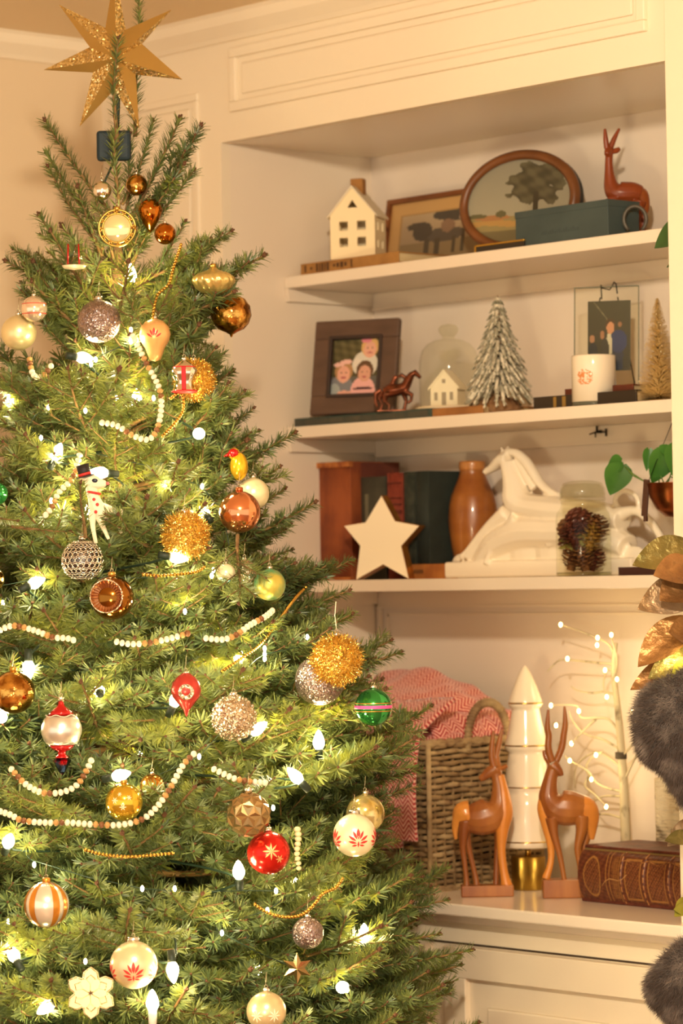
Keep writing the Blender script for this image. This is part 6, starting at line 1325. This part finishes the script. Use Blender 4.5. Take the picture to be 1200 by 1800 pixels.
cps.sort(key=lambda v: -v.z); m = MB(); pts = []
for i in range(len(cps) - 1):
    a_, b_ = cps[i] - LS, cps[i + 1] - LS; c_ = Vector((0, 0, (a_.z + b_.z) / 2)); mid = ((a_ + b_) / 2).lerp(c_, .35); pts += [tuple(a_), tuple(mid)]
pts.append(tuple(cps[-1] - LS)); pts = smooth_path(pts, 5); m.tube(pts, .0019, 6); m.build('cord', cord_m, t)
t = thing('mini_light_string', 'string of tiny clear twinkle lights scattered through the fir tree', 'string lights', TP.copy() + Vector((0, 0, 1.1)))
mini = MB().ball((0, 0, 0), .0026, n=8, sc=(1, 1, 1.7)).mesh('mini_bulb', mini_m)
MINI = [(230, 600), (168, 632), (85, 716), (150, 722), (15, 702), (230, 580), (240, 598), (425, 1190), (465, 1140), (465, 1158), (375, 1002), (372, 1012), (325, 1075), (485, 1566), (610, 1740), (20, 1475), (60, 1520), (250, 1562), (307, 1562), (470, 1600), (90, 880), (60, 1025), (63, 1018), (160, 640), (465, 1150), (72, 770), (205, 700), (355, 855), (112, 1600), (15, 1620), (430, 1262), (150, 1690), (290, 850), (270, 700), (5, 1060), (350, 1330), (390, 1640), (480, 1420), (540, 1120)]
for x, y in MINI:
    p = on_d(x, y, depth(front(x, y, .8))); o = link('mini_bulb', mini, t, p - t.location)
mp = sorted([on_d(x, y, depth(front(x, y, .78))) - t.location for x, y in MINI], key=lambda v: -v.z); MB().tube(smooth_path([tuple(q) for q in mp[::2]], 3), .0008, 4).build('cord', cord_m, t)
for i in range(0, len(MINI), 4): x, y = MINI[i]; lamp('mini_light', 'POINT', on_d(x, y, depth(front(x, y, .8)) - .008), .28, (1, .84, .5), .006)

# ---- garlands
wb = mat('white_bead', '#f0e0c8', .6); tb_ = mat('tan_bead', '#c89a5c', .55, col2='#b4854a', nscale=60); db = mat('brown_bead', '#8a5a30', .5, col2='#6a4020', nscale=60); gb = mat('gold_bead', '#c89c48', .25, 1)
bead_me = {c: MB().ball((0, 0, 0), .0048, n=12, sc=(.82, 1, 1)).mesh('bead', c_) for c, c_ in (('w', wb), ('t', tb_), ('b', db))}
def resample(px_pts, step, k=.98, dd=0):
    q = smooth_path([(*p_, 0) for p_ in px_pts], 8); P3 = [on_d(x, y, depth(front(x, y, k)) + dd) for x, y, _ in q]; out = [P3[0]]; acc = 0
    for a_, b_ in zip(P3, P3[1:]):
        l = (b_ - a_).length; d_ = step - acc
        while d_ < l: out.append(a_.lerp(b_, d_ / l)); d_ += step
        acc = l - (d_ - step)
    return out
def bead_garland(label, px_pts, seed=0, k=1.0):
    P3 = resample(px_pts, .0082, k); t = thing('bead_garland', label, 'garland', P3[0]); pat = 'wwwwwtbtwwwwtb'
    for i, p in enumerate(P3):
        o = link('bead', bead_me[pat[(i + seed) % len(pat)]], t, p - P3[0])
        if i + 1 < len(P3): o.rotation_euler = (P3[i + 1] - p).to_track_quat('X', 'Z').to_euler()
    MB().tube([tuple(p - P3[0]) for p in P3], .0006, 4).build('string', wf_, t)
bead_garland('white and wood bead garland looping down beside the peach ornament', [(233, 590), (258, 640), (282, 690), (279, 745), (262, 772), (232, 765), (205, 748), (172, 742)], 0)
bead_garland('short cluster of white and wood beads at upper left by lit bulb', [(52, 632), (58, 658), (74, 662), (92, 640)], 5)
bead_garland('white wood bead strand running down behind the deer ornament', [(140, 800), (128, 840), (104, 865), (92, 890), (78, 908)], 2, .97)
bead_garland('white bead garland across the left side below the reflector ball', [(-8, 1112), (22, 1100), (60, 1108), (92, 1120), (118, 1122), (136, 1128)], 1)
bead_garland('white bead garland partly hidden in the middle of tree', [(205, 1128), (228, 1132), (262, 1130), (300, 1122), (335, 1112)], 0, .93)
bead_garland('white and brown bead garland rising toward the green frosted ball', [(362, 1122), (392, 1124), (415, 1116), (440, 1098), (466, 1084), (482, 1070)], 0)
bead_garland('bead garland loop under the red and silver finial', [(20, 1352), (42, 1376), (70, 1392), (100, 1394), (130, 1384), (148, 1362), (164, 1328)], 4)
bead_garland('long bead garland sweeping below the transparent yellow ball', [(-8, 1424), (18, 1432), (38, 1442), (80, 1446), (120, 1446), (160, 1449), (210, 1450), (250, 1440), (276, 1418), (296, 1390), (312, 1362), (324, 1342), (342, 1324)], 0)
bead_garland('faint white bead strand above the faceted gold ball', [(376, 1352), (410, 1368), (440, 1374), (472, 1376)], 0, .95)
def gold_garland(label, px_pts, k=.98):
    P3 = resample(px_pts, .0052, k); t = thing('gold_garland', label, 'garland', P3[0]); m = MB()
    for p in P3: m.ball(tuple(p - P3[0]), .0027, n=8)
    m.build('small_beads', gb, t, kind='stuff'); MB().tube([tuple(p - P3[0]) for p in P3], .0005, 4).build('string', gb, t)
gold_garland('gold bead chain near the top right of the trunk', [(318, 430), (305, 470), (296, 500), (276, 520), (268, 560)])
gold_garland('gold bead chain below the gold tinsel ball', [(252, 1010), (280, 1012), (310, 1010), (345, 1005), (362, 995)])
gold_garland('gold bead chain left of the striped ball row', [(150, 1494), (180, 1502), (220, 1506), (260, 1504), (305, 1500)])
gold_garland('gold bead chain looping at lower right of the tree', [(448, 1590), (470, 1604), (500, 1612), (530, 1608), (552, 1590), (566, 1572), (590, 1560), (602, 1544)])
gold_garland('gold bead chain running over the right centre branches', [(390, 1180), (420, 1160), (460, 1130), (490, 1090), (520, 1050), (540, 1030)], .80)
gold_garland('gold bead chain crossing right of the trunk by the tinsel ball', [(300, 700), (318, 690), (322, 720), (306, 745), (282, 770)])
